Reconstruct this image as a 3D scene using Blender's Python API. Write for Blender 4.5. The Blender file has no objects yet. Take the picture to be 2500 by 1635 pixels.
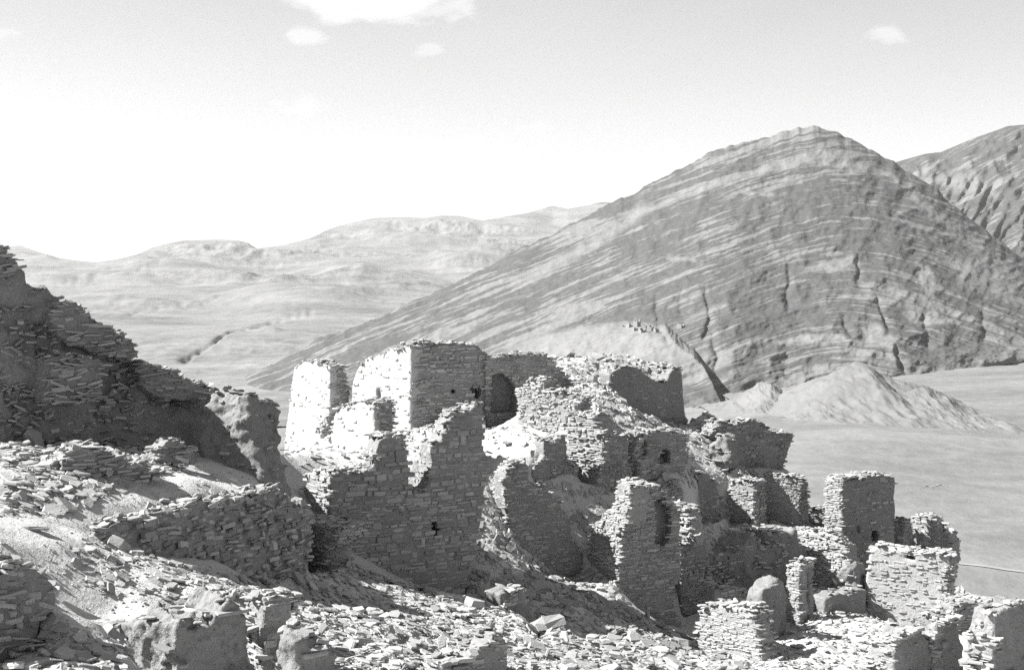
import bpy, math, random
import numpy as np
from mathutils import Matrix, Vector

rng = np.random.default_rng(7)
random.seed(7)
S = bpy.context.scene
COL = S.collection

# ------------------------------------------------------------------ camera
F = 50.0 / 36.0 * 2500.0            # focal length in photograph pixels
HORIZON = 660.0
PITCH = math.atan((817.5 - HORIZON) / F)
cam = bpy.data.cameras.new('camera')
cam.lens = 50.0; cam.sensor_width = 36.0; cam.clip_start = 0.1; cam.clip_end = 60000.0
cam_ob = bpy.data.objects.new('camera', cam); COL.objects.link(cam_ob)
cam_ob.location = (0, 0, 0)
cam_ob.rotation_euler = (math.pi / 2 - PITCH, 0, 0)
S.camera = cam_ob

# ------------------------------------------------------------------ light
SUN_AZ = math.radians(-1.0)          # the sun stands on the left
SUN_EL = math.radians(42.0)
to_sun = Vector((-math.cos(SUN_AZ) * math.cos(SUN_EL), -math.sin(SUN_AZ) * math.cos(SUN_EL), math.sin(SUN_EL)))
sun = bpy.data.lights.new('sun', 'SUN'); sun.energy = 5.0; sun.angle = math.radians(0.5); sun.color = (1, 0.995, 0.985)
sun_ob = bpy.data.objects.new('sun', sun); COL.objects.link(sun_ob)
sun_ob.rotation_euler = to_sun.to_track_quat('Z', 'Y').to_euler()

world = bpy.data.worlds.new('World'); S.world = world; world.use_nodes = True
wt = world.node_tree; wt.nodes.clear()


class NB:
    """tiny node builder"""
    def __init__(s, tree): s.t = tree
    def n(s, typ, **kw):
        nd = s.t.nodes.new(typ)
        for k, v in kw.items(): setattr(nd, k, v)
        return nd
    def l(s, a, b): s.t.links.new(a, b)
    def val(s, sock, v):
        if hasattr(v, 'is_linked') or isinstance(v, bpy.types.NodeSocket): s.l(v, sock)
        else: sock.default_value = v
    def math(s, op, a, b=0.0, c=0.0, clamp=False):
        nd = s.n('ShaderNodeMath', operation=op); nd.use_clamp = clamp
        s.val(nd.inputs[0], a); s.val(nd.inputs[1], b); s.val(nd.inputs[2], c)
        return nd.outputs[0]
    def noise(s, vec, scale, detail=4, rough=0.55, dist=0.0, dims='3D'):
        nd = s.n('ShaderNodeTexNoise', noise_dimensions=dims)
        if vec is not None: s.l(vec, nd.inputs['Vector' if dims != '1D' else 'W'])
        nd.inputs['Scale'].default_value = scale; nd.inputs['Detail'].default_value = detail
        nd.inputs['Roughness'].default_value = rough; nd.inputs['Distortion'].default_value = dist
        return nd.outputs['Fac']
    def ramp(s, fac, pts):
        nd = s.n('ShaderNodeValToRGB'); s.l(fac, nd.inputs[0])
        e = nd.color_ramp.elements
        while len(e) < len(pts): e.new(0.5)
        for el, (p, v) in zip(e, pts):
            el.position = p; el.color = (v, v, v, 1)
        return nd.outputs[0]
    def rng(s, x, a, b, c=0.0, d=1.0, smooth=True):
        nd = s.n('ShaderNodeMapRange', interpolation_type='SMOOTHSTEP' if smooth else 'LINEAR')
        s.l(x, nd.inputs['Value'])
        for k, v in zip(('From Min', 'From Max', 'To Min', 'To Max'), (a, b, c, d)): nd.inputs[k].default_value = v
        return nd.outputs[0]
    def scale(s, vec, xyz, loc=(0, 0, 0)):
        nd = s.n('ShaderNodeMapping'); s.l(vec, nd.inputs['Vector'])
        nd.inputs['Scale'].default_value = xyz; nd.inputs['Location'].default_value = loc
        return nd.outputs[0]


def build_sky():
    b = NB(wt)
    sky = b.n('ShaderNodeTexSky', sky_type='NISHITA'); sky.sun_disc = False
    sky.sun_elevation = SUN_EL
    sky.sun_rotation = math.atan2(to_sun.x, to_sun.y)
    sky.altitude = 3900.0; sky.air_density = 0.78; sky.dust_density = 0.5
    bw_ = b.n('ShaderNodeSeparateColor'); b.l(sky.outputs[0], bw_.inputs[0]); blue = bw_.outputs[2]   # film sensitive to blue
    tc = b.n('ShaderNodeTexCoord'); g = tc.outputs['Generated']
    sp = b.n('ShaderNodeSeparateXYZ'); b.l(g, sp.inputs[0])
    ay = b.math('MAXIMUM', b.math('ABSOLUTE', sp.outputs[1]), 0.05)
    u = b.math('DIVIDE', sp.outputs[0], ay)      # tangent of azimuth
    v = b.math('DIVIDE', sp.outputs[2], ay)      # tangent of elevation
    cmb = b.n('ShaderNodeCombineXYZ'); b.l(u, cmb.inputs[0]); b.l(b.math('MULTIPLY', v, 2.6), cmb.inputs[1])
    nz = b.noise(cmb.outputs[0], 13.0, 9, 0.62, 0.4)
    nz2 = b.noise(cmb.outputs[0], 3.2, 5, 0.55, 0.5)
    nzc = b.math('SUBTRACT', nz, 0.5)
    nzs = b.math('SUBTRACT', b.noise(cmb.outputs[0], 34.0, 8, 0.6, 0.5), 0.5)
    def px(x, y): return (x - 1250) / F, (HORIZON - y) / F
    total = None
    # single clouds: centre pixel, half sizes, softness, strength
    for cx, cy, rx, ry, soft, st in [(905, 0, 235, 72, .45, 1.0), (1075, 35, 90, 30, .9, .6), (740, 92, 62, 30, 1.1, .75), (1060, 126, 60, 24, 1.1, .6), (1120, 20, 70, 30, 1.1, .7),
                                     (2160, 92, 58, 26, 1.1, .65), (725, 265, 75, 30, 1.1, .6), (10, 88, 50, 22, 1, .6),
                                     (150, 400, 330, 125, .55, 1), (480, 430, 290, 120, .7, .95), (1110, 400, 290, 75, .8, .9), (1340, 410, 180, 45, 1, .8), (1310, 325, 60, 30, 1.1, .5)]:
        c = px(cx, cy)
        du = b.math('DIVIDE', b.math('SUBTRACT', u, c[0]), rx / F)
        dv = b.math('DIVIDE', b.math('SUBTRACT', v, c[1]), ry / F)
        r = b.math('SQRT', b.math('ADD', b.math('MULTIPLY', du, du), b.math('MULTIPLY', dv, dv)))
        r = b.math('ADD', r, b.math('MULTIPLY', nzc if rx > 100 else nzs, 2.0 if rx > 100 else 3.4))
        m = b.rng(r, 1.15, 1.15 - soft, 0.0, st)
        total = m if total is None else b.math('MAXIMUM', total, m)
    # the low bank of bright thin cloud
    bank = b.math('ADD', v, b.math('MULTIPLY', b.math('SUBTRACT', nz2, 0.5), 0.07))
    bm = b.rng(bank, 0.09, 0.03, 0.0, 0.3)
    total = b.math('MAXIMUM', total, bm)
    veil = b.rng(nz2, 0.25, 0.75, 0.0, 0.2)
    total = b.math('MAXIMUM', total, veil)
    up = b.rng(v, -0.02, 0.0)
    total = b.math('MULTIPLY', total, up)
    cloud = b.n('ShaderNodeMix', data_type='FLOAT'); b.l(total, cloud.inputs[0]); b.l(blue, cloud.inputs[2])
    cloud.inputs[3].default_value = CLOUD
    bg = b.n('ShaderNodeBackground'); b.l(cloud.outputs[0], bg.inputs[0]); bg.inputs[1].default_value = SKY
    out = b.n('ShaderNodeOutputWorld'); b.l(bg.outputs[0], out.inputs[0])


SKY = 0.050
CLOUD = 6.3
build_sky()
vs = S.view_settings
vs.view_transform = 'Standard'; vs.look = 'None'; vs.gamma = 1.0; vs.use_curve_mapping = False
vs.exposure = 1.62
S.cycles.use_denoising = False
S.cycles.max_bounces = 5
S.cycles.volume_bounces = 0

# ------------------------------------------------------------------ helpers: pixels, noise, meshes
CP, SP_ = math.cos(PITCH), math.sin(PITCH)


def ray(px, py):
    cx = (px - 1250.0) / F; cy = (817.5 - py) / F
    return np.array([cx, CP + cy * SP_, -SP_ + cy * CP])


def at(px, py, d):
    """world point seen at a photograph pixel, d metres ahead of the camera"""
    r = ray(px, py)
    return r * (d / r[1])


def project(P):
    P = np.asarray(P, float)
    fw = P[..., 1] * CP - P[..., 2] * SP_
    up = P[..., 1] * SP_ + P[..., 2] * CP
    fw = np.where(fw < 0.05, 0.05, fw)
    return 1250 + F * P[..., 0] / fw, 817.5 - F * up / fw


_perm = np.random.default_rng(3).permutation(256).astype(np.int64)
_perm = np.concatenate([_perm, _perm, _perm])
_grad = np.random.default_rng(5).normal(size=(256, 3)); _grad /= np.linalg.norm(_grad, axis=1, keepdims=True)


def perlin(x, y, z):
    x, y, z = np.broadcast_arrays(x, y, z)
    xi = np.floor(x).astype(np.int64); yi = np.floor(y).astype(np.int64); zi = np.floor(z).astype(np.int64)
    xf, yf, zf = x - xi, y - yi, z - zi
    xi &= 255; yi &= 255; zi &= 255
    f = lambda t: t * t * t * (t * (t * 6 - 15) + 10)
    u, v, w = f(xf), f(yf), f(zf)
    def g(i, j, k):
        h = _perm[_perm[_perm[xi + i] + yi + j] + zi + k]
        gr = _grad[h]
        return gr[..., 0] * (xf - i) + gr[..., 1] * (yf - j) + gr[..., 2] * (zf - k)
    def L(a, b, t): return a + t * (b - a)
    return L(L(L(g(0, 0, 0), g(1, 0, 0), u), L(g(0, 1, 0), g(1, 1, 0), u), v),
             L(L(g(0, 0, 1), g(1, 0, 1), u), L(g(0, 1, 1), g(1, 1, 1), u), v), w)


def fbm(x, y, z, octaves=4, gain=0.5, ridged=False):
    a, s, t = 1.0, 1.0, 0.0
    for o in range(octaves):
        n = perlin(x * s + 17.3 * o, y * s - 9.1 * o, z * s + 4.7 * o)
        if ridged: n = 0.5 - 2 * np.abs(n)
        t = t + a * n; a *= gain; s *= 2.03
    return t


def np_mesh(name, verts, faces, smooth=False, attrs=None):
    """faces: an (n,3) or (n,4) integer array"""
    verts = np.ascontiguousarray(verts, np.float32); faces = np.ascontiguousarray(faces, np.int32)
    k = faces.shape[1]
    me = bpy.data.meshes.new(name)
    me.vertices.add(len(verts)); me.vertices.foreach_set('co', verts.ravel())
    me.loops.add(faces.size); me.loops.foreach_set('vertex_index', faces.ravel())
    me.polygons.add(len(faces))
    me.polygons.foreach_set('loop_start', np.arange(0, faces.size, k, dtype=np.int32))
    me.polygons.foreach_set('loop_total', np.full(len(faces), k, np.int32))
    me.polygons.foreach_set('use_smooth', np.full(len(faces), smooth, bool))
    me.update(calc_edges=True)
    for an, av in (attrs or {}).items():
        at_ = me.attributes.new(an, 'FLOAT', 'POINT'); at_.data.foreach_set('value', np.ascontiguousarray(av, np.float32))
    return me


def link(name, data, mat=None, parent=None, loc=(0, 0, 0)):
    ob = bpy.data.objects.new(name, data); COL.objects.link(ob)
    if mat is not None and not data.materials: data.materials.append(mat)
    if parent is not None: ob.parent = parent
    ob.location = loc
    return ob


def tag(ob, label=None, cat=None, group=None, kind=None):
    for k, v in (('label', label), ('category', cat), ('group', group), ('kind', kind)):
        if v: ob[k] = v
    return ob


def surface_nets(f, origin, h):
    s = f < 0
    nx, ny, nz = f.shape
    ps = np.zeros((nx - 1, ny - 1, nz - 1, 3)); cnt = np.zeros((nx - 1, ny - 1, nz - 1))
    corner = lambda a, i, j, k: a[i:nx - 1 + i, j:ny - 1 + j, k:nz - 1 + k]
    for ax in range(3):
        for p in (0, 1):
            for q in (0, 1):
                o0 = [0, 0, 0]; o1 = [0, 0, 0]
                oth = [i for i in range(3) if i != ax]
                o0[oth[0]] = o1[oth[0]] = p; o0[oth[1]] = o1[oth[1]] = q; o1[ax] = 1
                a = corner(f, *o0); b = corner(f, *o1)
                m = (a < 0) != (b < 0)
                t = np.where(m, a / np.where(m, a - b, 1), 0)
                for c in range(3):
                    ps[..., c] += m * ((o0[c] + t) if c == ax else o0[c])
                cnt += m
    act = cnt > 0
    idx = np.full(act.shape, -1, np.int64); idx[act] = np.arange(act.sum())
    gi = np.argwhere(act)
    verts = gi + ps[act] / cnt[act][:, None]
    quads = []
    for ax in range(3):
        a = np.take(s, range(0, s.shape[ax] - 1), axis=ax); b = np.take(s, range(1, s.shape[ax]), axis=ax)
        e = np.argwhere(a != b)
        o = [i for i in range(3) if i != ax]
        ok = (e[:, o[0]] > 0) & (e[:, o[1]] > 0) & (e[:, o[0]] < f.shape[o[0]] - 1) & (e[:, o[1]] < f.shape[o[1]] - 1)
        e = e[ok]
        if not len(e): continue
        ins = s[tuple(e.T)]
        def cell(d0, d1):
            c = e.copy(); c[:, o[0]] += d0; c[:, o[1]] += d1
            return idx[tuple(c.T)]
        q = np.stack([cell(-1, -1), cell(0, -1), cell(0, 0), cell(-1, 0)], 1)
        flip = ins if ax != 1 else ~ins
        q[~flip] = q[~flip][:, ::-1]
        quads.append(q)
    return origin + verts * h, np.concatenate(quads)


def poly_sdf(P, poly):
    """signed distance of points P (n,2) to a polygon, negative inside"""
    poly = np.asarray(poly, float); n = len(poly)
    d = np.full(len(P), 1e9); s = np.ones(len(P))
    for i in range(n):
        a = poly[i]; b = poly[i - 1]
        e = b - a; w = P - a
        t = np.clip((w @ e) / max(e @ e, 1e-9), 0, 1)
        d = np.minimum(d, ((w - t[:, None] * e) ** 2).sum(1))
        c1 = P[:, 1] >= a[1]; c2 = P[:, 1] < b[1]; c3 = e[0] * w[:, 1] > e[1] * w[:, 0]
        fl = (c1 & c2 & c3) | (~c1 & ~c2 & ~c3)
        s = np.where(fl, -s, s)
    return s * np.sqrt(d)


# ------------------------------------------------------------------ materials (a black-and-white film: greys only)
ALB = 0.73


def new_mat(name):
    m = bpy.data.materials.new(name); m.use_nodes = True
    t = m.node_tree; t.nodes.clear()
    b = NB(t)
    out = b.n('ShaderNodeOutputMaterial'); bs = b.n('ShaderNodeBsdfPrincipled')
    bs.inputs['Roughness'].default_value = 0.92; bs.inputs['Specular IOR Level'].default_value = 0.15
    b.l(bs.outputs[0], out.inputs[0])
    return m, b, bs


def bump(b, bs, height, strength, dist):
    nd = b.n('ShaderNodeBump'); nd.inputs['Strength'].default_value = strength; nd.inputs['Distance'].default_value = dist
    b.l(height, nd.inputs['Height']); b.l(nd.outputs[0], bs.inputs['Normal'])


def stone_mat(name, lo, hi):
    m, b, bs = new_mat(name)
    oi = b.n('ShaderNodeObjectInfo'); at_ = b.n('ShaderNodeAttribute'); at_.attribute_name = 'rnd'
    r = b.math('FRACT', b.math('ADD', b.math('MULTIPLY', oi.outputs['Random'], 7.31), at_.outputs['Fac']))
    geo = b.n('ShaderNodeNewGeometry'); P = geo.outputs['Position']
    n1 = b.noise(P, 5.0, 5, 0.6); n2 = b.noise(P, 38.0, 3, 0.6)
    v = b.math('ADD', b.math('MULTIPLY', r, 0.7), b.math('MULTIPLY', n1, 0.3))
    col = b.rng(v, 0.1, 0.9, lo * ALB, hi * ALB, smooth=False)
    col = b.math('MULTIPLY', col, b.rng(n2, 0.3, 0.7, 0.85, 1.12, smooth=False))
    b.l(col, bs.inputs['Base Color'])
    lay = b.noise(b.scale(P, (6, 6, 45)), 1.0, 4, 0.65)
    bump(b, bs, b.math('ADD', b.math('MULTIPLY', n2, 0.5), lay), 0.6, 0.02)
    return m


def mud_mat(name, lo, hi, rough=1.0, scale=1.0):
    m, b, bs = new_mat(name)
    geo = b.n('ShaderNodeNewGeometry'); P = geo.outputs['Position']
    n1 = b.noise(P, 0.9 * scale, 6, 0.62); n2 = b.noise(P, 12.0 * scale, 4, 0.6); n3 = b.noise(P, 55 * scale, 3, 0.6)
    v = b.math('ADD', b.math('MULTIPLY', n1, 0.5), b.math('MULTIPLY', n2, 0.5))
    col = b.rng(v, 0.3, 0.7, lo * ALB, hi * ALB, smooth=False)
    # small stones bedded in the earth
    vo = b.n('ShaderNodeTexVoronoi', feature='F1'); b.l(P, vo.inputs['Vector']); vo.inputs['Scale'].default_value = 22 * scale
    peb = b.rng(vo.outputs['Distance'], 0.42, 0.2)
    wn = b.n('ShaderNodeSeparateColor'); b.l(vo.outputs['Color'], wn.inputs[0])
    on = b.math('MULTIPLY', peb, b.math('GREATER_THAN', wn.outputs[0], 0.72))
    col = b.math('MULTIPLY', col, b.math('ADD', 1.0, b.math('MULTIPLY', on, b.math('SUBTRACT', wn.outputs[1], 0.45))))
    b.l(col, bs.inputs['Base Color'])
    h = b.math('ADD', b.math('ADD', n2, b.math('MULTIPLY', n3, 0.35)), b.math('MULTIPLY', on, 0.35))
    bump(b, bs, h, 0.75 * rough, 0.055)
    return m


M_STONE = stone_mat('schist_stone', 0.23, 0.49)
M_STONE_PALE_LIT = stone_mat('pale_sunlit_schist', 0.30, 0.54)  # sunlight put into the colour: lighter schist for sun-turned faces, loose slabs too
M_MUD = mud_mat('dry_mud', 0.21, 0.32)
M_MORTAR = mud_mat('mud_mortar', 0.235, 0.35)
M_GROUND = mud_mat('stony_ground', 0.47, 0.62, rough=.8)
M_MORTAR_LIT = mud_mat('sunlit_mortar', 0.28, 0.42)  # mortar lightened to paint sunlight into the cores of sun-turned walls
M_PLASTER = mud_mat('pale_plaster', 0.38, 0.54, rough=1.0)
M_PLASTER2 = mud_mat('grey_plaster', 0.38, 0.50, rough=0.7)

# ------------------------------------------------------------------ stone prototypes (shared mesh data)


def make_proto(kind, i):
    r = np.random.default_rng(100 + i + (50 if kind == 'slab' else 0))
    n = 8 if kind == 'block' else 4 if kind == 'chip' else int(r.integers(5, 8))
    ang = np.linspace(0, 2 * np.pi, n, endpoint=False) + r.uniform(-.22, .22, n) + r.uniform(0, .6) * (kind == 'slab')
    e = 0.30 if kind == 'block' else 0.8
    c, s_ = np.cos(ang), np.sin(ang)
    rad = r.uniform(.84, 1.04, n) if kind == 'block' else r.uniform(.68, 1.05, n)
    x = .5 * np.sign(c) * np.abs(c) ** e * rad; y = .5 * np.sign(s_) * np.abs(s_) ** e * rad
    top_in = r.uniform(.86, 1.0, n) if kind == 'block' else r.uniform(.8, .98, n)
    bot_in = r.uniform(.86, 1.0, n)
    ztop = .5 + r.uniform(-.16, .03, n) + (r.uniform(-.14, .14) * x + r.uniform(-.14, .14) * y)
    zbot = -.5 + r.uniform(-.03, .14, n)
    mid = np.stack([x, y, r.uniform(-.18, .18, n)], 1)
    top = np.stack([x * top_in, y * top_in, ztop], 1); bot = np.stack([x * bot_in, y * bot_in, zbot], 1)
    if kind == 'chip':      # flakes a few pixels across: two rings are enough
        T = [t for k in range(4) for t in ((k, (k + 1) % 4, 4 + (k + 1) % 4), (k, 4 + (k + 1) % 4, 4 + k))] + [(4, 5, 6), (4, 6, 7), (0, 2, 1), (0, 3, 2)]
        return np.concatenate([bot, top]), np.array(T)
    V = np.concatenate([bot, mid, top])
    T = []
    for k in range(n):
        k2 = (k + 1) % n
        for lo in (0, n):
            T += [(lo + k, lo + k2, lo + n + k2), (lo + k, lo + n + k2, lo + n + k)]
    for k in range(1, n - 1):
        T += [(2 * n, 2 * n + k, 2 * n + k + 1), (0, k + 1, k)]
    return V, np.array(T)


PROTO = {'block': [make_proto('block', i) for i in range(14)], 'slab': [make_proto('slab', i) for i in range(18)], 'chip': [make_proto('chip', i) for i in range(12)]}
PROTO_MESH = {}


def proto_mesh(kind, i, mat):
    key = (kind, i, mat.name)
    if key not in PROTO_MESH:
        V, T = PROTO[kind][i]
        me = np_mesh(kind, V, T); me.materials.append(mat); PROTO_MESH[key] = me
    return PROTO_MESH[key]


class Stones:
    """a list of stones (kind, prototype, 3x3 matrix, centre) that become single objects and one joined rest"""
    def __init__(s): s.k = []; s.p = []; s.A = []; s.c = []
    def add(s, kind, A, c):
        s.k.append(kind); s.p.append(int(rng.integers(len(PROTO[kind])))); s.A.append(A); s.c.append(c)
    def emit(s, root, origin, mat, limit, name='stone', rest='stonework', score=None, minpx=9.0):
        n = len(s.k)
        if not n: return
        A = np.array(s.A); c = np.array(s.c)
        depth = np.maximum(c[:, 1], 3.0)
        ext = np.sqrt((A ** 2).sum(1)); ext.sort(axis=1)
        size = ext[:, 2] * F / depth
        sc = size * ext[:, 1] if score is None else score(c, size)
        px, py = project(c)
        inside = (px > -20) & (px < 2520) & (py > -20) & (py < 1660)
        sc = np.where(inside & (size > minpx), sc, -1)
        order = np.argsort(-sc)
        ind = [i for i in order[:limit] if sc[i] > 0]
        rest_i = np.setdiff1d(np.arange(n), ind)
        o = np.asarray(origin)
        for i in ind:
            ob = bpy.data.objects.new(name, proto_mesh(s.k[i], s.p[i], mat)); COL.objects.link(ob)
            ob.parent = root
            a = A[i]; cc = c[i] - o
            ob.matrix_basis = Matrix(((a[0, 0], a[0, 1], a[0, 2], cc[0]), (a[1, 0], a[1, 1], a[1, 2], cc[1]), (a[2, 0], a[2, 1], a[2, 2], cc[2]), (0, 0, 0, 1)))
        if len(rest_i):
            Vs, Ts, R, base = [], [], [], 0
            for kind in PROTO:
                for pi in range(len(PROTO[kind])):
                    sel = np.array([i for i in rest_i if s.k[i] == kind and s.p[i] == pi], int)
                    if not len(sel): continue
                    V, T = PROTO[kind][pi]
                    W = np.einsum('nij,vj->nvi', A[sel], V) + (c[sel] - o)[:, None, :]
                    Vs.append(W.reshape(-1, 3))
                    Ts.append((T[None] + base + (np.arange(len(sel)) * len(V))[:, None, None]).reshape(-1, 3))
                    R.append(np.repeat(rng.random(len(sel)), len(V)))
                    base += len(sel) * len(V)
            me = np_mesh(rest, np.concatenate(Vs), np.concatenate(Ts), attrs={'rnd': np.concatenate(R)})
            ob = link(rest, me, mat, root); ob['kind'] = 'stuff'


def rot_small(ax, ay, az):
    cx, sx, cy, sy, cz, sz = math.cos(ax), math.sin(ax), math.cos(ay), math.sin(ay), math.cos(az), math.sin(az)
    Rx = np.array([[1, 0, 0], [0, cx, -sx], [0, sx, cx]]); Ry = np.array([[cy, 0, sy], [0, 1, 0], [-sy, 0, cy]]); Rz = np.array([[cz, -sz, 0], [sz, cz, 0], [0, 0, 1]])
    return Rz @ Ry @ Rx


def _rbf_fit(P, smooth=0.012):
    d = np.linalg.norm(P[:, None, :2] - P[None, :, :2], axis=2)
    n = len(P); A = np.zeros((n + 3, n + 3)); A[:n, :n] = d + np.eye(n) * smooth * -1
    A[:n, n] = 1; A[:n, n + 1:] = P[:, :2]; A[n, :n] = 1; A[n + 1:, :n] = P[:, :2].T
    return np.linalg.solve(A, np.concatenate([P[:, 2], np.zeros(3)]))


def graded(a, b, h, far, grow=1.25):
    mid = list(np.arange(a, b + 1e-6, h)); s = h; x = mid[-1]; r = []
    while x < far[1]:
        s *= grow; x += s; r.append(x)
    s = h; x = a; l_ = []
    while x > far[0]:
        s *= grow; x -= s; l_.append(x)
    return np.array(l_[::-1] + mid + r)


def grid_faces(nx, ny):
    i = np.arange(nx * ny).reshape(nx, ny)
    return np.stack([i[:-1, :-1].ravel(), i[1:, :-1].ravel(), i[1:, 1:].ravel(), i[:-1, 1:].ravel()], 1)


# ------------------------------------------------------------------ far land: valley floor, mountains, hills


def loft(name, cols, rows_fn, mat, disp=None, attrs_fn=None):
    """surface through columns (pixel x) and rows t in 0..1; rows_fn(px, t) gives pixel y and distance"""
    PX, T = cols
    py, d = rows_fn(PX, T)
    cx = (PX - 1250.0) / F; cy = (817.5 - py) / F
    ry = CP + cy * SP_; k = d / ry
    P = np.stack([cx * k, d, (-SP_ + cy * CP) * k], -1)
    if disp is not None: P = disp(P, PX, T, py)
    at_ = attrs_fn(P, PX, T, py) if attrs_fn else {}
    me = np_mesh(name, P.reshape(-1, 3), grid_faces(*PX.shape), smooth=True, attrs={k: v.ravel() for k, v in at_.items()})
    return link(name, me, mat)


def blob(PX, PY, pts):
    """soft mask of soil patches: pixel polygons on the undisturbed slope"""
    Q = np.stack([PX.ravel() + 7 * perlin(PX.ravel() * .05, PY.ravel() * .05, 0 * PX.ravel()), PY.ravel() + 5 * perlin(PX.ravel() * .06, PY.ravel() * .06, 0 * PX.ravel() + 5)], 1)
    m = np.zeros(len(Q))
    for poly, soft, st in pts:
        m = np.maximum(m, st * np.clip(0.5 - poly_sdf(Q, poly) / soft, 0, 1))
    return m.reshape(PX.shape)


def mountain_mat():
    m, b, bs = new_mat('banded_rock')
    bed = b.n('ShaderNodeAttribute'); bed.attribute_name = 'bed'
    pale = b.n('ShaderNodeAttribute'); pale.attribute_name = 'pale'
    geo = b.n('ShaderNodeNewGeometry'); P = geo.outputs['Position']
    nP = b.noise(P, 0.012, 6, 0.6); nf = b.noise(P, 0.06, 5, 0.65); nff = b.noise(P, 0.25, 3, 0.7)
    bd = b.math('ADD', bed.outputs['Fac'], b.math('MULTIPLY', b.math('SUBTRACT', nP, 0.5), 20.0))
    cmb = b.n('ShaderNodeCombineXYZ'); b.l(b.math('MULTIPLY', bd, 0.034), cmb.inputs[0])
    b.l(b.math('MULTIPLY', b.n('ShaderNodeSeparateXYZ').outputs[0], 1.0), cmb.inputs[1])
    sep = [n for n in b.t.nodes if n.bl_idname == 'ShaderNodeSeparateXYZ'][0]; b.l(P, sep.inputs[0])
    sm = b.n('ShaderNodeVectorMath', operation='MULTIPLY'); b.l(cmb.outputs[0], sm.inputs[0]); sm.inputs[1].default_value = (1, 0.0035, 1)
    s1 = b.noise(sm.outputs[0], 1.0, 6, 0.66)
    s2 = b.noise(sm.outputs[0], 4.3, 3, 0.6)
    brk = b.noise(P, 0.0045, 5, 0.6)
    band = b.rng(b.math('ADD', b.math('ADD', b.math('MULTIPLY', s1, 0.62), b.math('MULTIPLY', s2, 0.14)), b.math('MULTIPLY', brk, 0.28)), 0.53, 0.568)
    thin = b.math('MULTIPLY', b.rng(s2, 0.565, 0.605), b.rng(b.noise(P, 0.009, 4, 0.6), 0.32, 0.46))
    v = b.math('MAXIMUM', b.math('MULTIPLY', band, 0.7), b.math('MULTIPLY', thin, 0.7))
    v = b.math('MAXIMUM', v, pale.outputs['Fac'])
    v = b.math('ADD', v, b.math('MULTIPLY', b.math('SUBTRACT', nf, 0.5), 1.0))
    v = b.math('ADD', v, b.math('MULTIPLY', b.math('SUBTRACT', nff, 0.5), 1.0), clamp=True)
    col = b.rng(v, 0, 1, MOUNT_DARK * ALB, MOUNT_PALE * ALB, smooth=False)
    b.l(col, bs.inputs['Base Color'])
    h = b.math('ADD', b.math('MULTIPLY', nf, 1.0), b.math('MULTIPLY', s2, -0.8))
    bump(b, bs, h, 0.45, 3.0)
    return m


MOUNT_DARK, MOUNT_PALE = 0.088, 0.235
M_MOUNT = mountain_mat()
RIDGE = np.array([(200, 1075), (430, 985), (536, 940), (630, 905), (712, 866), (788, 822), (870, 797), (945, 765), (983, 746), (1071, 708), (1166, 664), (1254, 614), (1323, 582), (1450, 519), (1502, 487), (1552, 472), (1613, 434), (1663, 411), (1754, 363), (1824, 346), (1880, 333), (1920, 318), (1981, 309), (2006, 315), (2031, 318), (2071, 335), (2117, 361), (2182, 396), (2208, 414), (2248, 436), (2288, 462), (2308, 487), (2374, 537), (2434, 583), (2500, 633), (2620, 730), (2800, 830)], float)
BASE = np.array([(200, 1085), (430, 1000), (560, 960), (900, 975), (1300, 1000), (1673, 1000), (1774, 975), (1850, 990), (1900, 1000), (2050, 960), (2150, 925), (2223, 915), (2288, 915), (2380, 890), (2500, 868), (2620, 850), (2800, 838)], float)


def m_rows(PX, T):
    yr = np.interp(PX, RIDGE[:, 0], RIDGE[:, 1])
    sm = lambda tab, w: np.mean([np.interp(PX + o, tab[:, 0], tab[:, 1]) for o in np.linspace(-w, w, 25)], axis=0)
    yb = sm(BASE, 60) + 14 + 9 * fbm(PX / 45, 0 * PX + 1, 0 * PX, 3) * (1 - T) ** 10
    yr = sm(RIDGE, 130) + (yr - sm(RIDGE, 130)) * T ** 6
    dr = np.interp(PX, [200, 900, 1500, 2000, 2800], [1500, 1750, 1950, 2050, 1700]); db = np.interp(PX, [200, 900, 1300, 1700, 2200, 2800], [1480, 1330, 1190, 1110, 1230, 1500])
    k_ = np.linspace(-150, 150, 21)
    dr = np.mean([np.interp(PX + o, [200, 900, 1500, 2000, 2800], [1500, 1750, 1950, 2050, 1700]) for o in k_], axis=0)
    db = np.mean([np.interp(PX + o, [200, 900, 1300, 1700, 2200, 2800], [1480, 1330, 1190, 1110, 1230, 1500]) for o in k_], axis=0)
    db = np.minimum(db, dr - 15)
    t = T
    py = yb + (yr - yb) * t
    d = db + (dr - db) * (t ** 1.25)
    return py, d


def spur(PX, py):
    """the low spur that carries the far ruin"""
    c = np.interp(PX, [1180, 1300, 1420, 1540, 1620, 1690, 1740], [860, 815, 790, 778, 790, 850, 960])
    w = np.clip((PX - 1150) / 200, 0, 1) * np.clip((1790 - PX - (py - 800) * -0.45 * 0) / 60, 0, 1)
    return w * np.clip((py - c) / 30, 0, 1) * np.clip((1010 - py) / 40 + .6, 0, 1)


def bed_of(PX, py):
    return py - 0.42 * (np.hypot(PX - 2070, 150) - 150)


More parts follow.
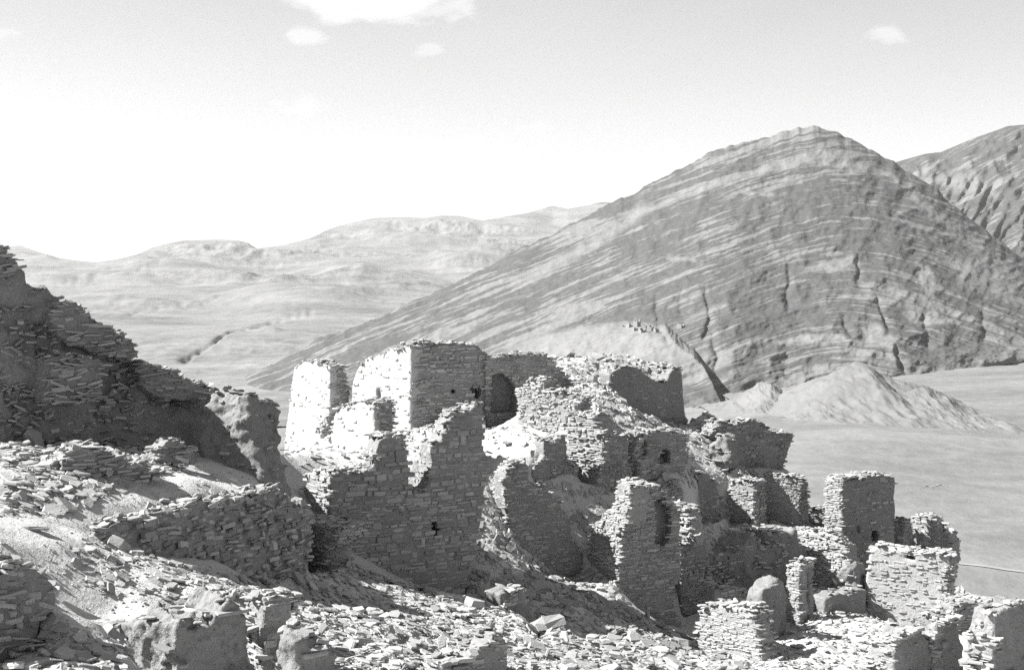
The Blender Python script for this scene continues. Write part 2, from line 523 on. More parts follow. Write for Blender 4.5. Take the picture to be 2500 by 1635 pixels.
def m_disp(P, PX, T, py):
    bed = bed_of(PX, py)
    edge = np.clip((1 - T) / 0.04, 0, 1) * np.clip(T / 0.03, 0, 1)
    n = 0.7 * fbm((PX + .5 * py) / 80, (py - .3 * PX) / 75, 0 * PX, 5, ridged=True)
    wv = 8 * fbm(PX / 120, py / 120, 0 * PX + 11, 3)
    ledge = perlin((bed + wv) / 17, PX / 200, 0 * PX) + .7 * perlin((bed + wv) / 8.0, PX / 90, 0 * PX + 3)
    rough = fbm(PX / 16, bed / 9, 0 * PX + 7, 3)
    gul = np.zeros_like(PX)
    for gx0, y0, y1, sl, dep in [(1720, 690, 1000, .16, 9), (1600, 700, 850, .05, 6), (1930, 640, 780, -.05, 9), (2095, 610, 720, .02, 8), (2140, 720, 830, .35, 11), (2050, 760, 850, .5, 8), (2180, 830, 930, .35, 12), (1660, 690, 800, .1, 5), (1740, 760, 850, -.25, 12), (2250, 760, 880, .2, 7), (2400, 740, 860, .05, 6)]:
        gc = gx0 + sl * (py - y0) + 13 * perlin(py / 26, 0 * py + gx0 / 7.3, 0 * py) + 4 * perlin(py / 7, 0 * py + gx0 / 3.1, 0 * py)
        gul += dep * np.exp(-np.abs((PX - gc) / (5 + 6 * np.clip((py - y0) / (y1 - y0), 0, 1) + 3 * perlin(py / 15, 0 * py + gx0, 0 * py))) ** 1.4) * np.clip((py - y0) / 30, 0, 1) * np.clip((y1 - py) / 30, 0, 1)
    sp = spur(PX, py)
    dd = edge * (8 * n + 2.4 * ledge * (.45 + .9 * np.clip(fbm(PX / 70, py / 50, 0 * PX + 31, 3) + .4, 0, 1)) + 1.1 * rough - gul * .6) + 75 * sp
    Q = P.copy()
    Q[..., 1] -= dd * 1.0
    Q[..., 2] += dd * 0.25 - 75 * sp * 0.25
    Q[..., 2] += 4.5 * fbm(PX / 38, 0 * PX + 3, 0 * PX, 4, gain=.6) * T ** 30
    return Q


def m_attr(P, PX, T, py):
    pts = [([(2230, 640), (2265, 650), (2285, 690), (2270, 730), (2300, 780), (2320, 792), (2255, 795), (2262, 735)], 8, .95),
           ([(2205, 760), (2240, 755), (2255, 790), (2225, 790)], 8, .9), ([(2290, 780), (2330, 780), (2345, 790), (2300, 793)], 6, .9),
           ([(1890, 835), (1960, 818), (2060, 815), (2065, 832), (1990, 838), (1900, 845)], 8, .9), ([(2100, 800), (2140, 790), (2180, 820), (2190, 860), (2150, 850), (2110, 830)], 12, .85),
           ([(1960, 655), (2080, 625), (2110, 640), (2060, 665), (1960, 665)], 10, .7), ([(2000, 622), (2050, 612), (2060, 620), (2020, 628)], 6, .8),
           ([(1800, 470), (1880, 470), (1890, 480), (1830, 478)], 6, .8), ([(1880, 400), (2050, 385), (2200, 430), (2120, 420), (1950, 400)], 14, .75),
           ([(1840, 885), (1890, 875), (1890, 885), (1850, 890)], 6, .8), ([(1950, 900), (2040, 885), (2050, 900), (1980, 910)], 8, .8), ([(1915, 905), (1930, 905), (1930, 915), (1915, 915)], 5, .8),
           ([(2330, 640), (2420, 600), (2500, 690), (2470, 740), (2350, 700)], 30, .6), ([(1250, 690), (1450, 580), (1560, 500), (1600, 505), (1480, 590), (1300, 690)], 22, .75),
           ([(2170, 420), (2290, 520), (2400, 590), (2420, 610), (2280, 540), (2180, 440)], 12, .75), ([(1620, 630), (1690, 628), (1700, 640), (1640, 640)], 6, .7)]
    pale = blob(PX, py, pts)
    c = np.interp(PX, [1180, 1300, 1420, 1540, 1620, 1690, 1740], [860, 815, 790, 778, 790, 850, 960])
    sp = np.clip((py - c) / 12, 0, 1) * np.clip((PX - 1180) / 150, 0, 1) * np.clip((1690 - PX) / 25, 0, 1) * np.clip((905 - .06 * (PX - 1250) - py) / 40 + .2, 0, 1)
    pale = np.maximum(pale, .95 * sp)
    base = np.clip((py - (np.interp(PX, BASE[:, 0], BASE[:, 1]) - 55)) / 60, 0, 1) * np.clip((PX - 2120) / 100, 0, 1)
    return {'bed': bed_of(PX, py), 'pale': np.maximum(pale, .55 * base)}


cols = np.meshgrid(np.concatenate([np.linspace(200, 560, 60)[:-1], np.linspace(560, 2560, 680), np.linspace(2562, 2800, 50)]), np.linspace(0, 1, 250), indexing='ij')
mo = loft('mountain', cols, m_rows, M_MOUNT, m_disp, m_attr)
tag(mo, kind='structure')

# the back of the mountain, so that it is a body and not a sheet
RIDGE2 = np.array([(2000, 480), (2100, 430), (2187, 396), (2258, 376), (2298, 371), (2334, 356), (2384, 335), (2434, 318), (2460, 308), (2495, 305), (2650, 296), (2900, 340), (3200, 480)], float)


def m2_rows(PX, T):
    yr = np.interp(PX, RIDGE2[:, 0], RIDGE2[:, 1])
    return 800 + (yr - 800) * T, 2250 + 700 * T ** 1.1


def m2_disp(P, PX, T, py):
    edge = np.clip((1 - T) / 0.05, 0, 1)
    bed = py * .55 + .35 * PX
    dd = edge * (14 * fbm(PX / 70, py / 90, 0 * PX + 2, 5, ridged=True) + 4 * perlin(bed / 9, PX / 300, 0 * PX) + 11 * fbm((PX + .6 * py) / 26, py / 200, 0 * PX, 3, ridged=True) * np.clip((py - 400) / 80, 0, 1))
    Q = P.copy(); Q[..., 1] -= dd; Q[..., 2] += .25 * dd
    return Q


def m2_attr(P, PX, T, py):
    pale = blob(PX, py, [([(2270, 440), (2380, 420), (2440, 480), (2350, 480)], 20, .6)])
    return {'bed': py - .0 * PX + .55 * (PX - 2300), 'pale': pale}


cols = np.meshgrid(np.linspace(2000, 3200, 300), np.linspace(0, 1, 160), indexing='ij')
tag(loft('mountain_behind', cols, m2_rows, M_MOUNT, m2_disp, m2_attr), kind='structure')


def land_mat(name, lo, hi, s, streak, bd):
    m, b, bs = new_mat(name)
    geo = b.n('ShaderNodeNewGeometry'); P = geo.outputs['Position']
    n1 = b.noise(b.scale(P, streak), s, 6, 0.6, 0.4); n2 = b.noise(P, s * 9, 5, 0.6)
    v = b.math('ADD', b.math('MULTIPLY', n1, 0.65), b.math('MULTIPLY', n2, 0.35))
    b.l(b.rng(v, 0.32, 0.68, lo * ALB, hi * ALB, smooth=False), bs.inputs['Base Color'])
    bump(b, bs, n2, 0.4, bd)
    return m


M_VALLEY = land_mat('valley_gravel', 0.135, 0.275, 0.010, (0.45, 1.4, 1), 3.0)
M_HILL = land_mat('far_hill_soil', 0.10, 0.30, 0.004, (1, 1.4, 3), 9.0)
M_CONE = land_mat('pale_silt', 0.15, 0.225, 0.03, (1, 1, 1), 1.5)

# valley floor: one sheet out to the horizon, rising to the right where the fans come down
V = [(at(1650, 1005, 1080)), at(1780, 968, 1120), at(1900, 1000, 980), at(2050, 965, 1080), at(2250, 915, 1240), at(2500, 868, 1420), at(2500, 1000, 900), at(2100, 1050, 760), at(1950, 1150, 620), at(2300, 1150, 640), at(2500, 1200, 600), at(2450, 1400, 440), at(2200, 1400, 430), at(1700, 1200, 600),
     at(2700, 900, 1350), at(2800, 1100, 800), at(1200, 1020, 1100), at(700, 1030, 1250), at(500, 1050, 1250), at(200, 1050, 1300), (0, 300, -128), (-300, 300, -130), (-500, 900, -130), (300, 250, -118), (0, 0, -130), (400, 0, -120), (-400, 0, -130), (700, 400, -85), (900, 1200, -40), (-900, 1500, -140), (0, 1500, -135), (-600, 1300, -140)]
vp = np.array(V, float); _vw = _rbf_fit(vp, 0.5)
vx = graded(-500, 800, 6.0, (-9000, 9000), 1.3); vy = graded(200, 1500, 6.0, (-4000, 20000), 1.3)
VX, VY = np.meshgrid(vx, vy, indexing='ij')
cxv, cyv = np.clip(VX, -900, 900), np.clip(VY, -100, 1600)
VZ = _vw[-3] + _vw[-2] * cxv + _vw[-1] * cyv
for i in range(len(vp)): VZ = VZ + _vw[i] * np.hypot(cxv - vp[i, 0], cyv - vp[i, 1])
VZ += 3.2 * fbm(VX / 140, VY / 90, 0 * VX, 5) + 1.6 * fbm((VX + .6 * VY) / 160, (VY - .3 * VX) / 26, 0 * VX + 4, 3, ridged=True) - 0.02 * np.hypot(VX - cxv, VY - cyv)
vm = np_mesh('valley_floor', np.stack([VX.ravel(), VY.ravel(), VZ.ravel()], 1), grid_faces(*VX.shape), smooth=True)
tag(link('valley_floor', vm, M_VALLEY), kind='structure')

def valley_z(x, y):
    i = np.clip(np.searchsorted(vx, x) - 1, 0, len(vx) - 2); j = np.clip(np.searchsorted(vy, y) - 1, 0, len(vy) - 2)
    tx = (x - vx[i]) / (vx[i + 1] - vx[i]); ty = (y - vy[j]) / (vy[j + 1] - vy[j])
    return (VZ[i, j] * (1 - tx) + VZ[i + 1, j] * tx) * (1 - ty) + (VZ[i, j + 1] * (1 - tx) + VZ[i + 1, j + 1] * tx) * ty


tx_ = np.linspace(100, 330, 160)
ty_ = 440 - .06 * (tx_ - 140) + 3 * np.sin(tx_ / 17)
tv = np.concatenate([np.stack([tx_, ty_ + o, valley_z(tx_, ty_ + o) + .25], 1) for o in (0, 2.2)])
n_ = len(tx_); k_ = np.arange(n_ - 1)
tm = np_mesh('track', tv, np.stack([k_, k_ + 1, k_ + 1 + n_, k_ + n_], 1), smooth=True)
M_TRACK = land_mat('trodden_track', 0.30, 0.36, 0.05, (1, 1, 1), .1)
tag(link('track', tm, M_TRACK), kind='structure')

# far hills on the left, from the valley up to the skyline
SKYL = np.array([(-900, 560), (-500, 610), (-200, 625), (0, 604), (13, 601), (50, 599), (95, 615), (145, 630), (189, 636), (233, 640), (284, 633), (334, 621), (372, 604), (410, 594), (447, 587), (536, 584), (586, 587), (630, 607), (693, 598), (756, 582), (807, 557), (851, 545), (914, 532), (996, 529), (1034, 532), (1078, 526), (1122, 527), (1179, 538), (1229, 529), (1292, 519), (1349, 502), (1387, 510), (1469, 494), (1600, 500), (1900, 560)], float)
DROWS = np.array([(1040, 1150), (960, 1400), (900, 1750), (850, 2150), (800, 2700), (760, 3300), (720, 4000), (690, 4800), (660, 5600), (630, 6600), (600, 7600), (560, 8800), (500, 10500)], float)


def h_rows(PX, T):
    yr = np.interp(PX, SKYL[:, 0], SKYL[:, 1])
    py = 1040 + (yr - 1040) * T
    d = np.interp(-py, -DROWS[:, 0], DROWS[:, 1])
    return py, d


def h_disp(P, PX, T, py):
    edge = np.clip((1 - T) / 0.06, 0, 1) * np.clip(T / .05, 0, 1)
    x, y = P[..., 0], P[..., 1]
    amp = np.interp(y, [1200, 2500, 6000, 10000], [5, 22, 60, 90])
    n = fbm(x / 620 + 3, y / 1100, 0 * x, 4, gain=.42)
    er = fbm(x / 130 + .3 * n, y / 420, 0 * x + 9, 4, ridged=True)
    steep = np.clip(fbm(x / 800, y / 900, 0 * x + 20, 2) * 2.2 + .25, 0, 1)
    hgt = np.zeros_like(x)
    for bx, by, rx, ry, hh in [(845, 668, 55, 16, 34), (900, 668, 30, 12, 14), (740, 745, 170, 30, 34), (1130, 640, 80, 20, 40), (1220, 625, 60, 16, 30), (200, 690, 190, 14, 36), (430, 665, 120, 20, 40), (620, 690, 120, 14, 26), (420, 720, 90, 10, 16), (330, 700, 60, 9, 14), (980, 600, 200, 20, 45), (560, 620, 150, 14, 40), (660, 815, 30, 6, 9)]:
        hgt += hh * np.exp(-np.abs((PX - bx + 12 * n) / rx) ** 2.6 - np.abs((py - by) / ry) ** 2)
    cut = np.zeros_like(x)
    for ln in ([(430, 880), (480, 862), (530, 840), (560, 818), (620, 800), (700, 782), (800, 770)], [(300, 770), (420, 752), (520, 745), (560, 735)], [(130, 705), (250, 695), (330, 680), (420, 665)]):
        L = np.array(ln, float); yy = np.interp(PX, L[:, 0], L[:, 1]) + 6 * perlin(PX / 34, 0 * PX, 0 * PX)
        cut += 7 * (.6 + perlin(PX / 20, py / 20, 0 * PX)) * np.exp(-((py - yy) / 4.2) ** 2) * np.clip((PX - L[0, 0]) / 20, 0, 1) * np.clip((L[-1, 0] - PX) / 30, 0, 1)
    Q = P.copy(); Q[..., 2] += edge * (amp * n * 1.25 + amp * .42 * er * steep + hgt - cut)
    return Q


cols = np.meshgrid(np.concatenate([np.linspace(-900, -40, 60)[:-1], np.linspace(-40, 1540, 520), np.linspace(1543, 1900, 40)]), np.linspace(0, 1, 270), indexing='ij')
tag(loft('far_hills', cols, h_rows, M_HILL, h_disp), kind='structure')


# pale cones of silt at the mountain's foot
def silt_hill(label, px0, px1, ridge, dist, base_y, spread):
    R = np.array(ridge, float)
    PXg, T = np.meshgrid(np.linspace(px0, px1, 160), np.linspace(0, 1, 110), indexing='ij')
    yr = np.mean([np.interp(PXg + o, R[:, 0], R[:, 1]) for o in np.linspace(-4, 4, 5)], axis=0)
    W = (PXg - 1250) / F * dist
    zr = -(yr - HORIZON) / F * dist
    z0 = -(base_y - HORIZON) / F * dist
    t = T * 2 - 1
    y = dist + t * spread
    z = z0 + (zr - z0) * (1 - np.abs(t)) ** 1.25 - 3
    z = z + (2.0 * fbm(W / 9 + .02 * y, y / 30, 0 * W, 5, gain=.6, ridged=True) + 2.2 * fbm(W / 22, y / 26, 0 * W + 3, 4) + 2.5 * fbm(W / 40, y / 40, 0 * W, 3)) * np.clip((zr - z0) / 12, 0, 1)
    me = np_mesh('silt_hill', np.stack([W, y, z], -1).reshape(-1, 3), grid_faces(*W.shape), smooth=True)
    ob = link('silt_hill', me, M_CONE); tag(ob, label, kind='structure')


silt_hill('broad pale silt hill with a pointed top at the foot of the banded mountain', 1860, 2400, [(1860, 1010), (1900, 985), (1955, 945), (2000, 915), (2050, 897), (2093, 873), (2110, 875), (2150, 905), (2190, 915), (2260, 938), (2330, 965), (2400, 1000)], 940, 1010, 190)
silt_hill('low pale silt ridge in front of the pointed silt hill', 1880, 2190, [(1880, 1025), (1930, 1005), (1985, 985), (2030, 975), (2080, 985), (2130, 1005), (2190, 1030)], 880, 1035, 90)
silt_hill('long pale shoulder running out to the valley from the pointed silt hill', 2140, 2420, [(2140, 985), (2200, 950), (2260, 940), (2300, 958), (2350, 985), (2420, 1020)], 900, 1015, 120)
silt_hill('small pale silt mound beside the ravine mouth below the banded mountain', 1740, 1960, [(1740, 1000), (1800, 970), (1845, 934), (1875, 925), (1900, 940), (1930, 965), (1960, 990)], 1000, 1005, 100)

# ------------------------------------------------------------------ walls


class Face:
    def __init__(s, a, th, poly, t=0.55, style='stone', lean=0.0, holes=(), length=0.28, course=(0.05, 0.12), proud=0.03, rnd=0.0, density=1.0, h=0.06, caps=1.0, mat=None, smat=None, wob=0.0, soft=0.0, ends=True, kind='block', patch=.42, rough=1.0):
        s.__dict__.update(locals()); del s.__dict__['s']
        th_ = math.radians(th); be = math.radians(lean)
        n = np.array([math.sin(th_), -math.cos(th_), 0.0]); z = np.array([0, 0, 1.0])
        s.U = np.array([math.cos(th_), math.sin(th_), 0.0])
        s.N = n * math.cos(be) + z * math.sin(be)
        s.V = z * math.cos(be) - n * math.sin(be)
        s.O = at(*a)
        k = .92 if s.h == .05 and s.patch > .5 else .76          # size of the walling stones
        s.length = length * k; s.course = (course[0] * k * .95, course[1] * k)

    def to_uv(s, px, py):
        r = ray(px, py); t = (s.O @ s.N) / (r @ s.N)
        d = r * t - s.O
        return d @ s.U, d @ s.V

    def world(s, uvw):
        uvw = np.asarray(uvw)
        return s.O + uvw[..., 0:1] * s.U + uvw[..., 1:2] * s.V - uvw[..., 2:3] * s.N


def jag(poly, amp, step=0.22):
    out = []
    for i in range(len(poly)):
        a = np.array(poly[i]); b = np.array(poly[(i + 1) % len(poly)])
        n = max(1, int(np.linalg.norm(b - a) / step))
        for k in range(n):
            p = a + (b - a) * k / n
            out.append(p + (rng.normal(size=2) * amp if k else rng.normal(size=2) * amp * .5))
    return np.array(out)


def build_face(f, root_loc):
    """returns (core mesh, Stones)"""
    uv = np.array([f.to_uv(*p) for p in f.poly])
    uvj = jag(uv, 0.02)
    hol = [(np.array([f.to_uv(*p) for p in hp]), dep) for hp, dep in f.holes]
    h = f.h
    lo = uvj.min(0) - 3 * h; hi = uvj.max(0) + 3 * h
    us = np.arange(lo[0], hi[0] + h, h); vs_ = np.arange(lo[1], hi[1] + h, h)
    pad = f.wob + 3 * h
    ws = np.arange(-pad, f.t + pad + h, h)
    U2, V2 = np.meshgrid(us, vs_, indexing='ij')
    flat = np.stack([U2.ravel(), V2.ravel()], 1)
    d2 = poly_sdf(flat, uvj).reshape(U2.shape)
    D2 = d2[:, :, None]; W = ws[None, None, :]
    if f.soft:   # weathered mud: edges worn round
        k = f.soft
        a = D2 + k; b = np.maximum(-W, W - f.t) + k
        d = np.minimum(np.maximum(a, b), 0) + np.hypot(np.maximum(a, 0), np.maximum(b, 0)) - k
    else:
        d = np.maximum(D2, np.maximum(-W, W - f.t))
    U3, V3, W3 = np.meshgrid(us, vs_, ws, indexing='ij')
    Pw = f.world(np.stack([U3, V3, W3], -1))
    if f.style in ('mud', 'rubble'):
        nz = 0.08 * fbm(Pw[..., 0] * 1.3, Pw[..., 1] * 1.3, Pw[..., 2] * 1.1, 3) + 0.06 * fbm(Pw[..., 0] * 4.5, Pw[..., 1] * 4.5, Pw[..., 2] * 4.0, 3, gain=.65)
    else:
        nz = 0.016 + 0.022 * fbm(Pw[..., 0] * 1.1, Pw[..., 1] * 1.1, Pw[..., 2] * 1.6, 2) + 0.014 * fbm(Pw[..., 0] * 5, Pw[..., 1] * 5, Pw[..., 2] * 9, 2)
    nz = nz * f.rough
    if f.style == 'mud' and h <= .05:
        nz = nz + .035 * fbm(Pw[..., 0] * 10, Pw[..., 1] * 10, Pw[..., 2] * 9, 2, gain=.7)
    d = d + nz
    if f.wob:
        d = d + f.wob * fbm(Pw[..., 0] * .6, Pw[..., 1] * .6, Pw[..., 2] * .8, 3)
    for hp, dep in hol:
        dh = poly_sdf(flat, hp).reshape(U2.shape)[:, :, None]
        d = np.maximum(d, -np.maximum(dh, W3 - dep))
    d[0] = d[-1] = 1; d[:, 0] = d[:, -1] = 1; d[:, :, 0] = d[:, :, -1] = 1
    vv, qq = surface_nets(d, np.array([us[0], vs_[0], ws[0]]), h)
    core = np_mesh('core', f.world(vv) - root_loc, qq[:, ::-1], smooth=f.style in ('mud', 'plaster'))
    # stones
    st = Stones()
    B = np.stack([f.U, -f.N, f.V], 1)        # local x along the wall, y inward, z up
    def sd(u, v):
        i = int(round((u - us[0]) / h)); j = int(round((v - vs_[0]) / h))
        if not (0 <= i < len(us) and 0 <= j < len(vs_)): return 1.0
        r = d2[i, j]
        for hp, dep in hol:
            r = max(r, -poly_sdf(np.array([[u, v]]), hp)[0])
        return r
    def put(kind, u, v, w, L, Dp, H, j=0.0, yaw=0.0):
        R = rot_small(rng.normal() * j, rng.normal() * j, yaw + rng.normal() * j)
        st.add(kind, B @ R @ np.diag([L, Dp, H]), f.world(np.array([u, v, w])))
    jit = {'stone': 0.025, 'plaster': 0.03, 'mud': 0.10, 'rubble': 0.13}[f.style] + f.rnd
    dens = {'stone': 0.97, 'plaster': 0.22, 'mud': 0.05, 'rubble': 0.85}[f.style] * f.density
    v = lo[1] + 3 * h
    while v < hi[1]:
        H = rng.uniform(*f.course)
        row = d2[:, min(len(vs_) - 1, int(round((v + H / 2 - vs_[0]) / h)))] < 0
        ch = np.flatnonzero(np.diff(row.astype(int)))
        u = lo[0] - rng.uniform(0, .3)
        while u < hi[0]:
            L = float(np.clip(rng.lognormal(math.log(f.length), .45), .4 * f.length, 2.2 * f.length))
            uc, vc = u + L / 2, v + H / 2 + 0.03 * math.sin(u * 1.7 + v * 3) + rng.normal() * .008
            pat = .5 * math.sin(uc * 1.7 + 3 * f.O[0] + 1.3 * math.sin(vc * 1.9)) * math.sin(vc * 2.2 + f.O[1] + 1.1 * math.sin(uc * 2.3)) + .2 * math.sin(uc * 5.1 + vc * 3.7)
            if f.style == 'stone' and pat > f.patch and rng.random() < .85:
                u += L; continue
            if sd(uc, vc) < -0.015 and rng.random() < dens:
                Hs = H * rng.uniform(.75, 1.12)
                if rng.random() < .10: Hs *= rng.uniform(1.3, 2.0)
                if rng.random() < .2: Hs *= .6
                dp = rng.uniform(.13, .26)
                pr = max(-0.012, rng.normal(f.proud * .72, f.proud * .6))
                if f.style == 'plaster': pr = rng.uniform(-.01, .04)
                if f.style in ('mud', 'rubble'): pr += .05
                put(f.kind, uc, vc, dp / 2 - pr, L * rng.uniform(.88, 1.04), dp, Hs, jit)
            u += L + rng.uniform(0, .02)
        if f.ends:
            for c in ch:      # stones through the broken ends
                ue = us[c] + (h if not row[c] else 0)
                inw = 1 if not row[c] else -1
                w = rng.uniform(0, .1)
                while w < f.t and f.style != 'mud':
                    Dp = rng.uniform(.12, .30)
                    L = rng.uniform(.16, .30)
                    put('block', ue + inw * (L / 2 - rng.uniform(-.03, .045)), v + H / 2, w + Dp / 2, L, Dp * .96, H * rng.uniform(.8, 1.05), jit)
                    w += Dp
        v += H * rng.uniform(1.0, 1.06)
    # slabs along the broken top
    if f.caps > 0:
        for u in np.arange(lo[0] + 3 * h, hi[0] - 3 * h, 0.14):
            i = int(round((u - us[0]) / h)); inn = np.flatnonzero(d2[i] < 0)
            if not len(inn): continue
            vt = vs_[inn[-1]]
            for k in range(rng.poisson(3.4 * f.caps * max(.5, f.t / .55))):
                L = rng.uniform(.10, .36); Dp = rng.uniform(.09, .28); H = rng.uniform(.018, .06)
                put('slab', u + rng.normal() * .05, vt + rng.uniform(-.02, .07) + .02, rng.uniform(-.03, f.t), L, Dp, H, .16 + f.rnd, rng.uniform(0, 3.1))
    return core, st


SPECS = []
COREMAT = {'stone': M_MORTAR, 'plaster': M_PLASTER2, 'mud': M_MUD, 'rubble': M_MUD}
THINGS = []


def wall(name, label, cat, faces, group=None, limit=300, face_names=None):
    SPECS.append((name, label, cat, faces, group, limit, face_names))


def build_wall(name, label, cat, faces, group, limit, face_names):
    base = faces[0].O.copy()
    low = min(f.world(np.array([*f.to_uv(*p), 0.0]))[2] for f in faces for p in f.poly)
    base[2] = low
    single = len(faces) == 1
    root = None
    if not single:
        root = bpy.data.objects.new(name, None); COL.objects.link(root); root.location = base
        tag(root, label, cat, group, 'thing')
    per = limit if single else max(60, limit // len(faces))
    for i, f in enumerate(faces):
        core, st = build_face(f, base)
        core.materials.append(f.mat or (M_MORTAR_LIT if f.smat is M_STONE_PALE_LIT else COREMAT[f.style]))
        if single:
            ob = link(name, core, loc=base); tag(ob, label, cat, group, 'thing'); core.name = name
        else:
            ob = link(face_names[i] if face_names else 'wall', core, parent=root)
        st.emit(ob, base, f.smat or M_STONE, per)
    THINGS.append(label)


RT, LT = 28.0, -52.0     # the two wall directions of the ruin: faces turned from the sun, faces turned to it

# ---- the white tower and the main building behind
wall('ruined_tower', 'small white plastered tower with a dark broken stone edge at the far end', 'tower', [
    Face((804, 1000, 51), LT, [(717, 895), (735, 886), (760, 882), (774, 881), (790, 890), (806, 893), (806, 944), (806, 1005), (795, 1030), (790, 1070), (775, 1110), (690, 1110), (692, 1085), (700, 1020), (708, 950)], .6, 'plaster', mat=M_PLASTER, smat=M_STONE_PALE_LIT, density=.5, proud=.015),
    Face((804, 1000, 51), RT, [(806, 893), (825, 894), (839, 895), (838, 920), (845, 943), (856, 946), (856, 985), (832, 996), (816, 1020), (806, 1045), (790, 1070), (806, 1005)], .6, 'stone', rnd=.03)])
wall('ruined_building', 'main ruined building with a white plastered left side and a tall dark stone front', 'building', [
    Face((1001, 950, 48), LT, [(1003, 845), (994, 846), (981, 850), (966, 851), (945, 855), (938, 863), (922, 868), (907, 873), (891, 874), (886, 887), (876, 891), (868, 908), (859, 928), (857, 949), (853, 1000), (853, 1040), (1003, 1080)], .6, 'plaster', mat=M_PLASTER, smat=M_STONE_PALE_LIT, density=.55, proud=.015,
         holes=[([(917, 949), (926, 949), (928, 977), (917, 977)], .5)]),
    Face((1001, 950, 48), RT, [(1003, 845), (1020, 845), (1030, 837), (1043, 833), (1060, 838), (1086, 838), (1112, 838), (1138, 838), (1158, 843), (1174, 851), (1183, 862), (1190, 866), (1190, 960), (1192, 1060), (1110, 1080), (1003, 1080)], .7, 'stone', length=.34, course=(.06, .14), proud=.035, density=.8, mat=M_MORTAR,
         holes=[([(1102, 950), (1112, 949), (1114, 958), (1104, 962)], .45), ([(1150, 946), (1176, 947), (1176, 963), (1168, 975), (1158, 968), (1150, 960)], .5)])])
wall('ruined_wall', 'dark ruined wall with a blackened hollow, set back beside the main building', 'wall', [
    Face((1186, 950, 49.2), RT - 6, [(1186, 864), (1195, 872), (1210, 872), (1232, 868), (1260, 867), (1288, 861), (1315, 865), (1340, 871), (1355, 888), (1372, 905), (1388, 921), (1396, 932), (1392, 960), (1380, 980), (1330, 985), (1280, 1010), (1270, 1040), (1186, 1060)], .8, 'stone', density=.9, rnd=.01,
         holes=[([(1192, 975), (1192, 930), (1205, 915), (1228, 910), (1250, 930), (1262, 950), (1262, 985), (1258, 1005), (1200, 1010)], .65)])])

# ---- plastered block and walls in the middle
wall('plastered_block', 'pale plastered block standing between the white tower and the great wall', 'wall', [
    Face((912, 1030, 43.5), LT, [(822, 998), (836, 992), (850, 990), (876, 981), (897, 977), (907, 982), (913, 1000), (913, 1065), (905, 1160), (780, 1150), (792, 1085), (805, 1057), (813, 1015)], .7, 'plaster', mat=M_PLASTER2, smat=M_STONE_PALE_LIT, density=.6),
    Face((912, 1030, 43.5), RT, [(913, 1000), (938, 994), (956, 997), (961, 1006), (960, 1030), (958, 1060), (965, 1110), (913, 1130)], .6, 'stone', rnd=.04)])
wall('ruined_wall', 'bright lit cross wall seen through the notch of the great dark wall', 'wall', [
    Face((1100, 1060, 41.5), LT, [(985, 1075), (995, 1052), (1020, 1050), (1050, 1040), (1075, 1022), (1095, 1008), (1112, 1000), (1112, 1180), (1053, 1185), (1030, 1165), (1000, 1150)], .6, 'plaster', mat=M_PLASTER2, smat=M_STONE_PALE_LIT, density=2.2)])

GREAT = [(806, 1148), (838, 1151), (880, 1152), (912, 1137), (918, 1100), (925, 1075), (940, 1066), (962, 1063), (969, 1072), (981, 1086), (995, 1098), (997, 1140), (1002, 1195), (1035, 1198), (1052, 1148), (1053, 1085), (1074, 1078), (1082, 1055), (1094, 1036), (1097, 1024), (1112, 1016), (1115, 1005), (1146, 1003), (1160, 988), (1180, 990), (1181, 1005), (1180, 1044), (1184, 1057), (1179, 1082), (1184, 1095), (1195, 1121), (1200, 1145), (1198, 1165), (1184, 1200), (1187, 1215), (1180, 1253), (1174, 1283), (1168, 1313), (1163, 1350), (1153, 1370), (1142, 1426), (1138, 1450), (1138, 1500), (1060, 1490), (980, 1460), (915, 1430), (852, 1400), (852, 1340), (850, 1265), (835, 1255), (806, 1245)]
wall('great_wall', 'great dark stone wall with a deep notch in its top and one small window', 'wall', [
    Face((808, 1250, 36), RT, GREAT, .75, 'stone', length=.31, course=(.065, .15), proud=.02, h=.05, patch=.56, holes=[([(1055, 1276), (1066, 1274), (1074, 1290), (1076, 1305), (1062, 1308), (1056, 1292)], .6)]),
    Face((808, 1250, 36), LT, [(806, 1148), (790, 1147), (760, 1150), (745, 1160), (745, 1180), (738, 1190), (742, 1215), (760, 1235), (780, 1250), (788, 1262), (806, 1268)], .6, 'stone', smat=M_STONE_PALE_LIT, length=.36, course=(.05, .11), proud=.03)], limit=600)
wall('stone_pier', 'lit stone pier with jutting slabs at the foot of the great dark wall', 'pier', [
    Face((800, 1350, 33), LT, [(699, 1272), (725, 1268), (760, 1272), (790, 1278), (823, 1290), (826, 1313), (802, 1335), (798, 1350), (800, 1440), (763, 1430), (742, 1400), (718, 1332)], .7, 'stone', smat=M_STONE_PALE_LIT, length=.34, course=(.04, .1), proud=.05, rnd=.03),
    Face((800, 1350, 33), RT, [(800, 1335), (826, 1313), (830, 1330), (850, 1345), (845, 1400), (840, 1450), (800, 1445)], .5, 'stone', rnd=.05)])

